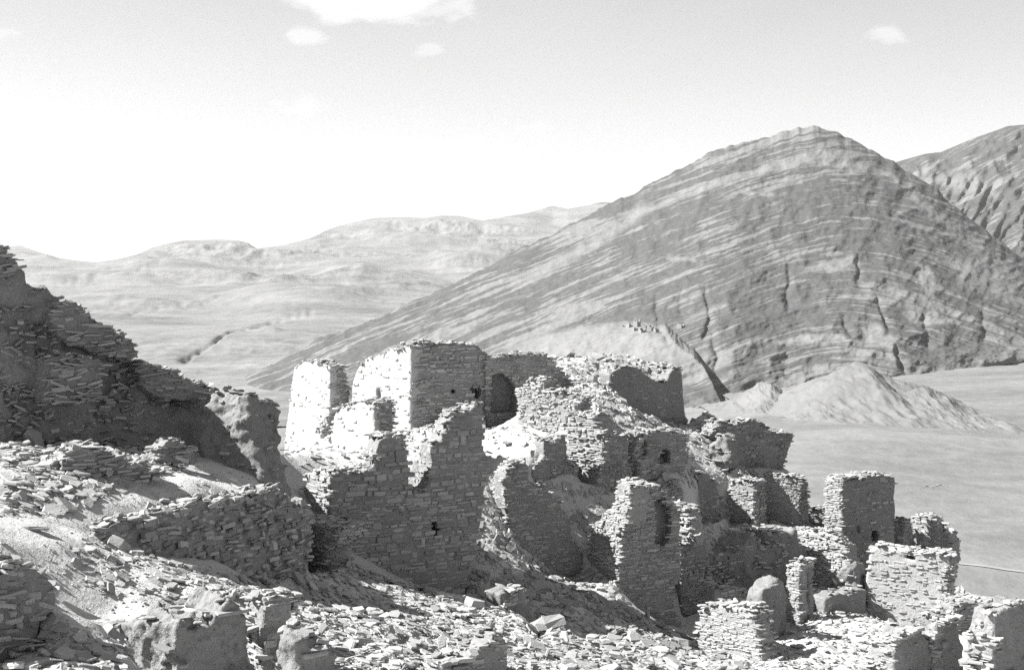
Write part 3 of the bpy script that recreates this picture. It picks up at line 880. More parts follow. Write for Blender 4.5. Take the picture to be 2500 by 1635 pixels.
# ---- middle terraces
wall('ruined_wall', 'lit stub of rough wall with a pointed stone on its left end', 'wall', [
    Face((1412, 990, 44.5), LT + 10, [(1258, 955), (1271, 950), (1288, 925), (1299, 922), (1318, 925), (1332, 925), (1327, 947), (1349, 955), (1379, 961), (1412, 975), (1412, 1012), (1385, 1015), (1382, 1045), (1370, 1052), (1320, 1070), (1300, 1060), (1268, 1034), (1262, 990)], .6, 'stone', smat=M_STONE_PALE_LIT, length=.24, course=(.04, .1), proud=.035, rnd=.05),
    Face((1412, 990, 44.5), RT, [(1412, 975), (1435, 970), (1437, 1010), (1412, 1012)], .5, 'stone')])
wall('stone_pier', 'tall lit pier of thin slabs between two dark doorways', 'pier', [
    Face((1474, 1110, 42.6), LT + 8, [(1382, 1055), (1382, 1013), (1410, 1008), (1448, 1013), (1467, 1049), (1478, 1060), (1478, 1082), (1472, 1110), (1467, 1146), (1458, 1190), (1407, 1180), (1421, 1143), (1390, 1132), (1385, 1085)], .7, 'stone', smat=M_STONE_PALE_LIT, length=.34, course=(.035, .085), proud=.045, rnd=.02),
    Face((1474, 1110, 42.6), RT, [(1474, 1060), (1517, 1064), (1533, 1058), (1538, 1113), (1547, 1165), (1525, 1215), (1476, 1215), (1456, 1190), (1468, 1130)], .6, 'stone', length=.24, course=(.04, .09), proud=.02)])
wall('ruined_wall', 'dark square stub of wall left of the tall lit slab pier', 'wall', [
    Face((1330, 1110, 42.0), RT, [(1327, 1076), (1345, 1074), (1382, 1060), (1390, 1132), (1420, 1143), (1390, 1185), (1340, 1190), (1305, 1190), (1300, 1160), (1307, 1140), (1329, 1113)], .6, 'stone', density=.7, length=.24)])
wall('niche_wall', 'stone pier holding a square plastered niche beside an arched hole', 'wall', [
    Face((1540, 1120, 43.6), LT + 8, [(1531, 1074), (1548, 1070), (1548, 1120), (1562, 1122), (1562, 1170), (1546, 1172), (1541, 1120), (1533, 1105)], .5, 'stone', smat=M_STONE_PALE_LIT),
    Face((1548, 1120, 43.5), RT, [(1540, 1064), (1570, 1060), (1582, 1057), (1604, 1052), (1640, 1051), (1669, 1055), (1678, 1066), (1679, 1096), (1682, 1125), (1672, 1160), (1610, 1175), (1604, 1170), (1560, 1180), (1548, 1175)], .7, 'stone', length=.26, course=(.04, .09), proud=.02,
         holes=[([(1543, 1082), (1580, 1078), (1580, 1114), (1541, 1120)], .5), ([(1606, 1128), (1614, 1112), (1620, 1098), (1634, 1098), (1640, 1112), (1638, 1128), (1608, 1134)], .6)])])
wall('ruined_building', 'big dark plastered wall with a swooping broken top on the highest terrace', 'building', [
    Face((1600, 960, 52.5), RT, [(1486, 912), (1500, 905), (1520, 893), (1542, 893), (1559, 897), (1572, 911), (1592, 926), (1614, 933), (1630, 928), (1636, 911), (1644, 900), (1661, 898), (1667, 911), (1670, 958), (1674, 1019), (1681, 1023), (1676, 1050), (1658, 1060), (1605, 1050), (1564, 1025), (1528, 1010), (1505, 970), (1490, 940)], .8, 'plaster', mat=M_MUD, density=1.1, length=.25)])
wall('ruined_wall', 'dark jagged wall narrowing to an overhang above the valley', 'wall', [
    Face((1850, 1080, 52.2), RT, [(1731, 1062), (1747, 1046), (1756, 1026), (1775, 1031), (1788, 1037), (1797, 1035), (1813, 1029), (1838, 1026), (1859, 1032), (1873, 1043), (1884, 1051), (1909, 1058), (1939, 1055), (1941, 1062), (1936, 1076), (1930, 1089), (1922, 1114), (1917, 1127), (1911, 1150), (1898, 1165), (1873, 1165), (1799, 1165), (1786, 1120), (1780, 1095), (1764, 1075)], .7, 'stone', density=.75, rnd=.02, proud=.035)])
wall('mud_boulder', 'rounded mud lump leaning on the dark jagged wall', 'mud lump', [
    Face((1765, 1100, 49.6), LT + 20, [(1728, 1085), (1745, 1070), (1760, 1064), (1775, 1072), (1786, 1095), (1794, 1130), (1780, 1150), (1728, 1150), (1722, 1115)], .9, 'mud', wob=.12, soft=.2, caps=.2, rough=1.6, density=1.5)])

# ---- pillars and right-hand tower
wall('stone_pillar', 'lit square stone pillar with a dark rough side, left one of the terrace pair', 'pillar', [
    Face((1840, 1230, 48.6), -38, [(1780, 1174), (1810, 1170), (1842, 1178), (1842, 1230), (1840, 1300), (1768, 1300), (1774, 1275), (1780, 1230)], .6, 'stone', smat=M_STONE_PALE_LIT, length=.22, course=(.035, .08), proud=.02),
    Face((1840, 1230, 48.6), RT + 4, [(1842, 1180), (1868, 1174), (1872, 1240), (1875, 1295), (1840, 1300)], .5, 'stone', length=.2, proud=.03, rnd=.04)])
wall('stone_pillar', 'lit stone wall end in deep shadow below, right one of the terrace pair', 'pillar', [
    Face((1952, 1230, 49.4), -24, [(1860, 1164), (1890, 1160), (1930, 1162), (1955, 1168), (1952, 1230), (1952, 1300), (1866, 1300)], .55, 'stone', smat=M_STONE_PALE_LIT, length=.22, course=(.035, .08), proud=.02),
    Face((1952, 1230, 49.4), RT + 4, [(1952, 1170), (1974, 1173), (1975, 1230), (1978, 1300), (1952, 1300)], .5, 'stone', length=.2)])
wall('low_wall', 'low wall in shadow between the terrace pillars and the square tower', 'wall', [
    Face((2000, 1260, 50.5), -20, [(1966, 1237), (1985, 1240), (2014, 1240), (2016, 1300), (1966, 1300)], .4, 'stone')])
wall('square_tower', 'square stone tower with a small dark window standing against the valley', 'tower', [
    Face((2055, 1260, 46.6), LT + 6, [(2017, 1168), (2036, 1166), (2060, 1166), (2055, 1190), (2055, 1255), (2058, 1350), (2030, 1345), (2008, 1300), (2011, 1240), (2014, 1215)], .6, 'stone', smat=M_STONE_PALE_LIT, length=.22, course=(.035, .08), proud=.02),
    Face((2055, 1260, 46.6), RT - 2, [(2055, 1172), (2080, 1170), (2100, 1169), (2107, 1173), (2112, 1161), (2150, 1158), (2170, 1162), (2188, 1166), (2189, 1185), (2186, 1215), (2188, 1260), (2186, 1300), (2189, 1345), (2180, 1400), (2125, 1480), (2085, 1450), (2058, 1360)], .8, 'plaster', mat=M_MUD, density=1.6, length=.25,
         holes=[([(2131, 1297), (2140, 1294), (2147, 1303), (2146, 1318), (2135, 1323), (2129, 1316)], .7), ([(2093, 1283), (2101, 1284), (2102, 1300), (2096, 1303)], .15), ([(2092, 1466 - 70), (2104, 1392), (2116, 1400), (2104, 1425), (2094, 1415)], .3)])])
wall('ruined_turret', 'stump of a small turret with a rounded top, behind the large lit wall', 'turret', [
    Face((2300, 1310, 48), LT + 8, [(2221, 1264), (2240, 1257), (2257, 1255), (2271, 1261), (2282, 1279), (2293, 1297), (2314, 1302), (2318, 1314), (2326, 1336), (2326, 1380), (2239, 1380), (2232, 1304)], .6, 'stone', smat=M_STONE_PALE_LIT, density=.8, rnd=.04),
    Face((2232, 1310, 48.8), RT + 30, [(2213, 1274), (2222, 1266), (2232, 1304), (2240, 1370), (2204, 1365), (2208, 1320)], .5, 'stone')])
wall('lit_wall', 'large lit wall, smooth below and stony along its level top, in front of the turret', 'wall', [
    Face((2321, 1430, 42.4), -32, [(2121, 1343), (2139, 1330), (2157, 1334), (2204, 1339), (2239, 1346), (2290, 1350), (2322, 1354), (2322, 1371), (2322, 1393), (2318, 1429), (2316, 1500), (2310, 1560), (2236, 1570), (2179, 1560), (2122, 1540), (2114, 1464), (2111, 1411), (2118, 1375)], .65, 'plaster', mat=M_PLASTER2, smat=M_STONE_PALE_LIT, density=1.6, length=.26, course=(.035, .08),
         holes=[([(2209, 1355), (2222, 1356), (2235, 1362), (2228, 1368), (2210, 1362)], .4)]),
    Face((2321, 1430, 42.4), RT + 8, [(2321, 1357), (2335, 1361), (2334, 1382), (2328, 1411), (2327, 1457), (2328, 1540), (2316, 1540), (2318, 1430)], .4, 'stone', rnd=.04)])
wall('low_mud_wall', 'low dark mud wall with a flat top beside the large lit wall', 'wall', [
    Face((2012, 1480, 42.5), RT + 2, [(2012, 1464), (2043, 1450), (2080, 1443), (2115, 1436), (2122, 1510), (2064, 1520), (2012, 1520)], .6, 'mud', soft=.06, caps=.3),
    Face((2012, 1480, 42.5), LT, [(1989, 1461), (2012, 1464), (2012, 1520), (1986, 1515)], .5, 'mud', soft=.06, caps=.3)])
wall('arched_pillar', 'tall narrow pillar with a round-headed recess in the lower courtyard', 'pillar', [
    Face((1951, 1450, 41), LT, [(1918, 1398), (1929, 1378), (1938, 1366), (1950, 1368), (1962, 1374), (1954, 1400), (1951, 1421), (1952, 1550), (1914, 1550), (1921, 1429)], .5, 'stone', smat=M_STONE_PALE_LIT, length=.24, course=(.04, .09), proud=.02, density=.8),
    Face((1951, 1450, 41), RT, [(1951, 1400), (1958, 1380), (1970, 1382), (1986, 1398), (1989, 1440), (1990, 1540), (1951, 1550)], .55, 'mud', density=3, caps=.3, holes=[([(1962, 1398), (1972, 1398), (1975, 1420), (1975, 1510), (1962, 1515)], .4)])])
wall('mud_fin', 'rounded mud fin, lit on top and dark on its smooth side, in the courtyard', 'mud wall', [
    Face((1859, 1500, 37.5), LT - 4, [(1823, 1468), (1830, 1455), (1846, 1443), (1862, 1436), (1862, 1580), (1846, 1580), (1825, 1500)], .6, 'mud', soft=.06, caps=0, rough=1.9, density=1.5),
    Face((1859, 1500, 37.5), RT + 14, [(1857, 1455), (1866, 1440), (1882, 1425), (1896, 1413), (1914, 1420), (1922, 1436), (1922, 1500), (1924, 1570), (1879, 1590), (1858, 1590)], .5, 'mud', soft=.04, caps=0, rough=1.3, density=1)])
wall('lit_wall', 'lit slab wall with a ragged right end at the bottom of the courtyard', 'wall', [
    Face((1850, 1550, 35.8), LT, [(1696, 1554), (1704, 1500), (1721, 1479), (1743, 1468), (1768, 1479), (1804, 1479), (1821, 1482), (1832, 1496), (1840, 1506), (1845, 1532), (1850, 1552), (1856, 1570), (1852, 1582), (1860, 1596), (1862, 1660), (1820, 1660), (1757, 1640), (1721, 1620), (1690, 1590)], .6, 'stone', smat=M_STONE_PALE_LIT, length=.3, course=(.04, .1), proud=.02, rnd=.02)])

wall('rubble_wall', 'steep lit wall of rough courses below the square tower', 'wall', [
    Face((2010, 1370, 45.0), -42, [(1945, 1302), (1975, 1296), (2000, 1290), (2040, 1305), (2062, 1325), (2066, 1350), (2072, 1420), (2060, 1450), (2010, 1450), (1985, 1420), (1962, 1370), (1945, 1335)], .8, 'stone', lean=16, smat=M_STONE_PALE_LIT, length=.26, course=(.04, .1), proud=.05, rnd=.09, caps=.6)])
wall('mud_stump', 'knobbly lit mud stump at the foot of the square tower', 'mud wall', [
    Face((2065, 1420, 43.9), -36, [(2028, 1455), (2034, 1415), (2045, 1402), (2058, 1385), (2078, 1388), (2090, 1415), (2096, 1470), (2030, 1470)], .8, 'mud', soft=.06, wob=.1, rough=2, caps=.5, density=3)])
wall('low_stub', 'low crumbling stub of wall in the shade left of the rounded mud fin', 'wall', [
    Face((1790, 1460, 40.2), RT, [(1745, 1440), (1775, 1432), (1812, 1440), (1840, 1452), (1845, 1490), (1745, 1490)], .5, 'stone', rnd=.06, density=.8)])
wall('low_stub', 'ragged stub of dark wall under the arched hole', 'wall', [
    Face((1640, 1190, 43.6), RT, [(1592, 1190), (1610, 1180), (1630, 1186), (1652, 1176), (1668, 1190), (1672, 1235), (1600, 1235)], .5, 'stone', rnd=.06)])

# ---- walls of the dark middle ground
wall('ruined_wall', 'dark rounded wall with a sheet of old plaster, rising out of the shaded rubble', 'wall', [
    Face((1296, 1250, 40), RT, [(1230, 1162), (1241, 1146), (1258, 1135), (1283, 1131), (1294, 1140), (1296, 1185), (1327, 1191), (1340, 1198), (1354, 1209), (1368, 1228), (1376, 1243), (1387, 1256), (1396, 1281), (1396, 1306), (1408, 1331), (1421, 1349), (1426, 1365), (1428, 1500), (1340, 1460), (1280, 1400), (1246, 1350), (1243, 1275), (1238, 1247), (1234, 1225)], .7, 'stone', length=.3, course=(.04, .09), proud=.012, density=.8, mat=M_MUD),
    Face((1236, 1200, 40), LT, [(1236, 1150), (1222, 1150), (1200, 1165), (1196, 1190), (1210, 1225), (1222, 1250), (1240, 1260)], .6, 'stone', smat=M_STONE_PALE_LIT, rnd=.05)])
wall('tall_wall', 'tall dark wall with a lit stone edge and a broken hollow near its top', 'wall', [
    Face((1512, 1350, 39.5), RT, [(1541, 1185), (1558, 1176), (1586, 1180), (1605, 1187), (1611, 1197), (1640, 1225), (1654, 1243), (1661, 1262), (1661, 1306), (1664, 1368), (1665, 1418), (1648, 1430), (1645, 1468), (1654, 1499), (1654, 1570), (1600, 1560), (1550, 1520), (1505, 1480), (1508, 1421), (1511, 1384), (1513, 1337), (1514, 1300), (1531, 1281), (1536, 1250), (1541, 1222)], .8, 'stone', length=.3, course=(.04, .1), proud=.02,
         holes=[([(1600, 1215), (1625, 1215), (1640, 1240), (1640, 1310), (1622, 1335), (1600, 1325), (1603, 1290)], .4)]),
    Face((1513, 1350, 39.5), LT - 6, [(1541, 1185), (1530, 1190), (1520, 1205), (1506, 1220), (1490, 1245), (1470, 1265), (1440, 1290), (1440, 1400), (1480, 1450), (1510, 1470), (1512, 1384), (1514, 1300), (1531, 1281), (1537, 1240)], .7, 'stone', smat=M_STONE_PALE_LIT, length=.24, course=(.035, .08), proud=.03, rnd=.04)])
wall('stone_pier', 'ragged dark pier with a few white stones on top, right of the tall dark wall', 'pier', [
    Face((1690, 1350, 41.8), RT, [(1650, 1245), (1665, 1236), (1690, 1234), (1706, 1239), (1706, 1283), (1717, 1319), (1728, 1327), (1736, 1362), (1739, 1400), (1739, 1560), (1700, 1560), (1668, 1540), (1660, 1400), (1664, 1310)], .6, 'stone', rnd=.05, proud=.04, density=.85),
    Face((1676, 1290, 41.4), LT, [(1652, 1250), (1676, 1238), (1690, 1290), (1700, 1320), (1690, 1335), (1668, 1330), (1655, 1290)], .4, 'rubble', smat=M_STONE_PALE_LIT)])
wall('mud_bank', 'broad dark mud bank below the terrace pillars', 'bank', [
    Face((1840, 1380, 44.0), RT + 6, [(1730, 1350), (1760, 1356), (1788, 1352), (1815, 1330), (1829, 1322), (1838, 1306), (1860, 1320), (1870, 1336), (1881, 1302), (1941, 1297), (1945, 1322), (1996, 1355), (2020, 1390), (2030, 1480), (1930, 1480), (1730, 1490)], 1.2, 'mud', wob=.12, soft=.12, caps=.6, density=6, rough=1.8)])
wall('curved_wall', 'dark curved wall of the sunken room left of the terrace pillars', 'wall', [
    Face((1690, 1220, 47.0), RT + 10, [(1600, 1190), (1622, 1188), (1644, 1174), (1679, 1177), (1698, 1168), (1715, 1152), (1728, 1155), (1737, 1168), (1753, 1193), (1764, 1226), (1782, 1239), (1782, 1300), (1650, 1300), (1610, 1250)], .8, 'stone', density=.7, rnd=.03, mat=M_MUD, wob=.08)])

# ---- left: cliff, fin, retaining walls
wall('earth_cliff', 'dark cliff of earth and stone courses rising on the left, in shade', 'cliff', [
    Face((560, 1140, 35.2), 47, [(-90, 570), (-40, 585), (0, 600), (20, 612), (38, 640), (45, 680), (60, 702), (110, 712), (120, 726), (150, 738), (200, 757), (225, 780), (260, 803), (285, 812), (310, 830), (330, 865), (338, 885), (370, 892), (420, 908), (450, 928), (490, 938), (540, 960), (560, 1000), (560, 1150), (300, 1160), (0, 1170), (-90, 1175)], 3.0, 'mud', lean=10, h=.075, wob=.4, soft=.2, density=6, length=.24, course=(.04, .1), rnd=.16, caps=1.6, rough=2.4)], limit=300)
for lbl, an, th, poly in [
    ('dark overhanging stack of thin slabs halfway up the shaded cliff', (300, 850, 33.0), 40, [(150, 740), (200, 757), (225, 780), (262, 803), (300, 815), (325, 840), (340, 872), (318, 880), (270, 870), (225, 862), (180, 840), (140, 815), (120, 770)]),
    ('dark stack of long slabs at the right end of the shaded cliff', (450, 950, 34.0), 40, [(330, 884), (370, 890), (420, 906), (450, 926), (490, 937), (515, 955), (505, 972), (440, 976), (390, 972), (350, 950), (338, 910)]),
    ('patch of thin even stone courses in the middle of the shaded cliff', (180, 930, 31.6), 44, [(122, 870), (160, 862), (215, 872), (248, 880), (252, 925), (246, 975), (190, 988), (118, 985)]),
    ('dark stone courses at the very top of the shaded cliff', (20, 660, 30.4), 42, [(-40, 590), (0, 600), (20, 612), (38, 640), (44, 672), (10, 670), (-40, 672)])]:
    wall('slab_stack', lbl, 'stone stack', [Face(an, th, poly, .8, 'stone', length=.42, course=(.03, .10), proud=.07, rnd=.12, lean=6, density=.85, mat=M_MUD, wob=.1)])
wall('mud_fin', 'tall eroded mud buttress, half lit, at the end of the shaded cliff', 'buttress', [
    Face((612, 1050, 32.6), -24, [(478, 1110), (490, 1030), (500, 975), (515, 955), (545, 946), (580, 956), (612, 962), (616, 1050), (640, 1190), (540, 1180), (490, 1150)], 1.4, 'mud', lean=18, wob=.2, soft=.2, caps=.5, h=.055, rough=1.9, density=2),
    Face((612, 1050, 32.6), RT + 20, [(606, 965), (622, 990), (640, 1030), (660, 1070), (685, 1110), (705, 1140), (705, 1190), (612, 1190)], 1.3, 'mud', lean=10, wob=.15, soft=.15, caps=.2, rough=1.9, density=2)])
wall('retaining_wall', 'dark dry-stone wall of lens-shaped slabs holding up the pale path', 'wall', [
    Face((520, 1300, 26.8), 64, [(228, 1300), (250, 1290), (282, 1272), (331, 1262), (361, 1257), (413, 1245), (470, 1225), (526, 1217), (586, 1212), (639, 1200), (673, 1184), (695, 1197), (703, 1219), (740, 1225), (762, 1262), (765, 1300), (752, 1400), (745, 1450), (640, 1460), (560, 1430), (430, 1400), (300, 1385), (235, 1340)], .8, 'stone', length=.30, course=(.05, .11), proud=.09, rnd=.10, lean=8, h=.05, kind='slab', patch=9)])
wall('rubble_stack', 'broken stack of long slabs among the rubble under the cliff', 'stone stack', [
    Face((240, 1150, 26.6), RT, [(148, 1112), (165, 1097), (190, 1092), (235, 1092), (262, 1100), (300, 1118), (330, 1135), (375, 1142), (400, 1165), (380, 1180), (330, 1180), (248, 1175), (245, 1215), (170, 1205), (158, 1150)], .8, 'stone', length=.42, course=(.05, .11), proud=.08, rnd=.12, patch=9)])
wall('rubble_stack', 'small heap of stacked slabs under the foot of the mud buttress', 'stone stack', [
    Face((430, 1110, 29.8), RT, [(370, 1115), (395, 1090), (410, 1075), (440, 1085), (470, 1105), (480, 1130), (420, 1135), (375, 1130)], .7, 'rubble', length=.35, rnd=.1)])
wall('mud_block', 'large crumbling mud block with a shaded right side at the bottom edge', 'mud block', [
    Face((428, 1570, 18.6), RT + 6, [(425, 1520), (443, 1503), (462, 1530), (507, 1522), (537, 1490), (560, 1471), (590, 1490), (605, 1501), (611, 1539), (600, 1569), (600, 1680), (421, 1690), (417, 1576)], 1.0, 'mud', soft=.03, wob=.06, h=.035, caps=.15, density=.8, rough=1.3),
    Face((428, 1570, 18.6), LT + 10, [(425, 1518), (400, 1508), (330, 1515), (260, 1530), (200, 1545), (235, 1572), (305, 1562), (315, 1600), (300, 1700), (424, 1700), (420, 1576)], .9, 'mud', soft=.07, wob=.06, h=.035, caps=.15, density=1, rough=1.4)])
wall('stone_pier', 'narrow pier of stacked slabs beside the large mud block', 'pier', [
    Face((640, 1540, 20.6), LT, [(598, 1464), (620, 1456), (640, 1456), (646, 1486), (640, 1531), (648, 1550), (640, 1680), (596, 1680), (600, 1540)], .5, 'stone', smat=M_STONE_PALE_LIT, length=.24, course=(.04, .09), proud=.04, rnd=.05, h=.04),
    Face((640, 1540, 20.6), RT, [(640, 1535), (665, 1545), (690, 1570), (700, 1680), (640, 1680)], .5, 'rubble', length=.26, h=.04)])
wall('mud_block', 'small mud block with a dark streaked side at the bottom edge', 'mud block', [
    Face((720, 1600, 18.6), RT, [(721, 1572), (740, 1558), (755, 1553), (797, 1550), (812, 1576), (827, 1602), (834, 1690), (716, 1690), (718, 1606)], .7, 'mud', soft=.04, h=.035, caps=.4, rough=1.3, density=1.5),
    Face((720, 1600, 18.6), LT, [(721, 1568), (700, 1556), (682, 1570), (676, 1600), (672, 1690), (720, 1690)], .6, 'mud', soft=.04, h=.035, caps=.4, rough=1.3, density=1.5)])
wall('ruined_wall', 'dark stone and earth bank in the bottom left corner', 'wall', [
    Face((60, 1480, 15.8), 50, [(-160, 1400), (0, 1400), (26, 1381), (60, 1384), (75, 1400), (101, 1418), (116, 1437), (132, 1486), (113, 1501), (90, 1524), (113, 1557), (105, 1600), (0, 1660), (-160, 1660)], .9, 'rubble', length=.34, rnd=.03, wob=.1, h=.04, density=1.1, kind='slab', course=(.05, .1))])
wall('mud_stub', 'small mud stub, lit on top, in the rubble below the great wall', 'mud wall', [
    Face((1240, 1480, 33.5), RT + 10, [(1222, 1452), (1253, 1434), (1281, 1449), (1283, 1478), (1305, 1492), (1330, 1520), (1338, 1580), (1300, 1580), (1250, 1530), (1225, 1490)], .6, 'mud', soft=.06, caps=.4),
    Face((1236, 1480, 33.5), LT, [(1236, 1446), (1210, 1436), (1190, 1445), (1185, 1500), (1236, 1520)], .6, 'rubble', smat=M_STONE_PALE_LIT)])
wall('ruined_wall', 'dark gabled scrap of wall at the bottom edge, right of the small mud block', 'wall', [
    Face((1180, 1600, 24.0), RT, [(1085, 1622), (1110, 1614), (1140, 1605), (1162, 1586), (1206, 1556), (1220, 1544), (1232, 1552), (1239, 1590), (1245, 1700), (1080, 1700)], .5, 'stone', length=.24, course=(.04, .1), proud=.03, rnd=.06, h=.04)])
# ---- bottom right
wall('mud_wall', 'dark mud wall with a sloping right shoulder at the bottom edge', 'wall', [
    Face((2184, 1590, 34), RT, [(2182, 1595), (2193, 1571), (2200, 1546), (2207, 1531), (2229, 1527), (2250, 1523), (2258, 1546), (2270, 1565), (2277, 1600), (2279, 1700), (2180, 1700)], .6, 'mud', soft=.05, caps=.4, h=.05),
    Face((2184, 1590, 34), LT, [(2205, 1535), (2185, 1550), (2150, 1560), (2120, 1575), (2105, 1700), (2184, 1700), (2184, 1590)], .6, 'stone', smat=M_STONE_PALE_LIT, length=.3, course=(.035, .09), proud=.05, rnd=.05, h=.05)])
wall('mud_wall', 'dark pointed mud wall at the bottom edge below the large lit wall', 'wall', [
    Face((2281, 1560, 34.5), RT, [(2281, 1571), (2289, 1543), (2289, 1511), (2300, 1500), (2329, 1494), (2337, 1514), (2344, 1546), (2356, 1575), (2360, 1700), (2281, 1700)], .6, 'mud', soft=.05, caps=.4, h=.05),
    Face((2283, 1560, 34.5), LT, [(2289, 1505), (2265, 1530), (2255, 1560), (2265, 1700), (2281, 1700), (2283, 1571)], .6, 'stone', smat=M_STONE_PALE_LIT, rnd=.05)])
wall('mud_wall', 'large dark mud wall in the bottom right corner with gaping slab courses beside it', 'wall', [
    Face((2425, 1560, 32), RT - 4, [(2425, 1529), (2431, 1500), (2461, 1481), (2489, 1470), (2520, 1475), (2620, 1500), (2620, 1720), (2423, 1720)], .7, 'mud', soft=.05, caps=.5, h=.05),
    Face((2427, 1560, 32), LT + 6, [(2430, 1500), (2415, 1490), (2400, 1505), (2390, 1525), (2370, 1535), (2355, 1560), (2350, 1720), (2427, 1720)], .8, 'stone', smat=M_STONE_PALE_LIT, length=.36, course=(.06, .12), proud=.09, rnd=.07, density=.75, h=.05)])
wall('shaded_wall', 'dark retaining wall under the pale rubble slope at the right edge', 'wall', [
    Face((2390, 1500, 40), RT - 10, [(2326, 1478), (2360, 1474), (2420, 1473), (2450, 1480), (2440, 1560), (2330, 1560)], .7, 'stone', rnd=.03)])

# ------------------------------------------------------------------ ground of the ruin hill: a height field through measured points
G = [  # (pixel x, pixel y, metres ahead)
    (0, 1635, 14.2), (150, 1620, 15), (0, 1500, 16.5), (60, 1480, 17.2), (200, 1500, 17.5), (300, 1530, 17.3), (430, 1500, 18.8), (560, 1465, 20.3), (700, 1635, 18.0), (840, 1600, 20.5),
    (0, 1420, 18.2), (150, 1400, 19.3), (350, 1440, 20.2), (560, 1440, 21.8), (650, 1480, 22.0), (690, 1560, 19.8),
    (0, 1320, 20.6), (0, 1220, 24.0), (100, 1270, 22.3), (250, 1300, 22.8), (200, 1200, 25.5), (350, 1200, 27.0), (450, 1170, 29.5), (560, 1180, 30.5), (640, 1170, 32.2), (700, 1165, 34.0), (720, 1130, 37.5),
    (0, 1085, 29.8), (150, 1090, 30.5), (300, 1090, 31.8), (480, 1095, 33.5), (600, 1150, 34.0), (400, 1130, 30),
    (380, 1385, 23.2), (480, 1400, 24.4), (560, 1415, 25.6), (620, 1430, 26.2), (700, 1440, 27.5), (760, 1425, 29.5), (820, 1420, 31.5),
    (700, 1500, 23.6), (850, 1560, 22.2), (860, 1380, 34.4), (1000, 1500, 26.2), (950, 1425, 32.2), (1050, 1455, 33.0), (1130, 1460, 36.6), (1000, 1600, 21.8), (1100, 1635, 22.0), (1250, 1600, 26.0),
    (1180, 1480, 33.0), (1300, 1635, 24.6), (1900, 1630, 32.5), (2100, 1600, 34.0),
    (1200, 1350, 39.3), (1250, 1330, 39.5), (1300, 1420, 38.3), (1420, 1470, 37.8), (1350, 1480, 37.0), (1420, 1570, 36.5), (1550, 1540, 37), (1600, 1600, 34.8), (1650, 1545, 37.3), (1500, 1635, 34.0), (1700, 1640, 33.5), (1240, 1500, 31.5), (1280, 1560, 28.8), (1330, 1600, 27.0), (1420, 1640, 25.5), (1200, 1460, 34.0),
    (1400, 1215, 43.0), (1360, 1195, 42.2), (1470, 1200, 43.8), (1450, 1340, 41.0), (1500, 1420, 40.0), (1420, 1300, 42.0),
    (880, 1120, 40.5), (760, 1120, 43.5), (700, 1100, 48.0), (750, 1090, 49.0), (820, 1130, 40.0), (1080, 1060, 42.0), (1010, 1100, 40.5), (1000, 1050, 46.0),
    (1210, 1110, 42.5), (1260, 1040, 44.5), (1310, 1100, 42.5), (1220, 1150, 41.8), (1180, 1050, 45.0),
    (1350, 960, 46.5), (1450, 985, 46.0), (1400, 960, 48), (1500, 1030, 45.3), (1560, 1040, 45.6), (1620, 1050, 46.5), (1450, 930, 50), (1400, 900, 53.0), (1350, 880, 55), (1400, 872, 57.5), (1500, 870, 57.5), (1600, 880, 57), (1660, 893, 56.5), (1560, 900, 54.5), (1640, 925, 53.6), (1250, 880, 57),
    (1690, 1060, 49.5), (1720, 1010, 53.0), (1790, 1040, 53), (1700, 1110, 46.6), (1640, 1160, 44.8), (1730, 1150, 46.3), (1570, 1180, 43.6), (1850, 1150, 51.6), (1930, 1162, 51.4), (1800, 1148, 51.2),
    (1540, 1210, 43.0), (1780, 1292, 46.3), (1860, 1292, 46.8), (1950, 1296, 46.8), (2005, 1292, 47.5), (1720, 1292, 45.0), (1700, 1250, 44.5),
    (1700, 1340, 43.4), (1960, 1345, 44.6), (2035, 1345, 45.0),
    (1760, 1450, 41.5), (1850, 1440, 42.3), (2000, 1425, 43.8), (2060, 1440, 44.3), (2110, 1440, 44.5), (1680, 1500, 40),
    (1900, 1600, 34.8), (1980, 1560, 37.2), (2050, 1520, 40.3), (2150, 1540, 39.6), (2250, 1545, 40), (2100, 1500, 41.8), (2200, 1600, 35.0), (2050, 1600, 34.5),
    (2340, 1425, 47), (2420, 1455, 45), (2490, 1480, 42.5), (2370, 1500, 42), (2390, 1540, 37.5), (2400, 1635, 31.5),
]
GW = [  # world points outside the picture or hidden: x, y, z
    (0, 0, -1.7), (-6, 0, -1.2), (6, 0, -3.0), (0, 7, -3.4), (-7, 8, -2.8), (8, 8, -5.0), (14, 14, -7.5), (18, 25, -9.5), (-10, 15, -3.0), (-13, 20, -2.5), (-14, 25, -1.8),
    (-12.5, 33, 0.0), (-11, 35, -0.8), (-9, 38, -2.2), (-7.5, 40, -4.5), (-15, 27, -2.6), (-20, 35, -1.5), (-11, 46, -7.5), (-9, 56, -10), (-4, 60, -8.5), (0, 64, -8.5), (6, 64, -8), (10, 58, -8.5), (11, 52, -8.0), (13, 53, -10),
    (15, 52, -12.5), (16, 47, -12), (17, 42, -12), (16, 36, -11), (16, 30, -10), (20, 40, -15), (20, 52, -17), (12, 62, -14), (0, 72, -14), (-12, 66, -17), (-14, 54, -14), (10, 70, -18), (22, 30, -13), (-24, 20, -1.5),
    (-2.7, 49.5, -5.4), (-2, 52, -5.2), (-0.6, 51, -5.2), (-6.5, 54, -7.0),
    (4.3, 54, -4.4), (5.6, 54.5, -5.2),
]
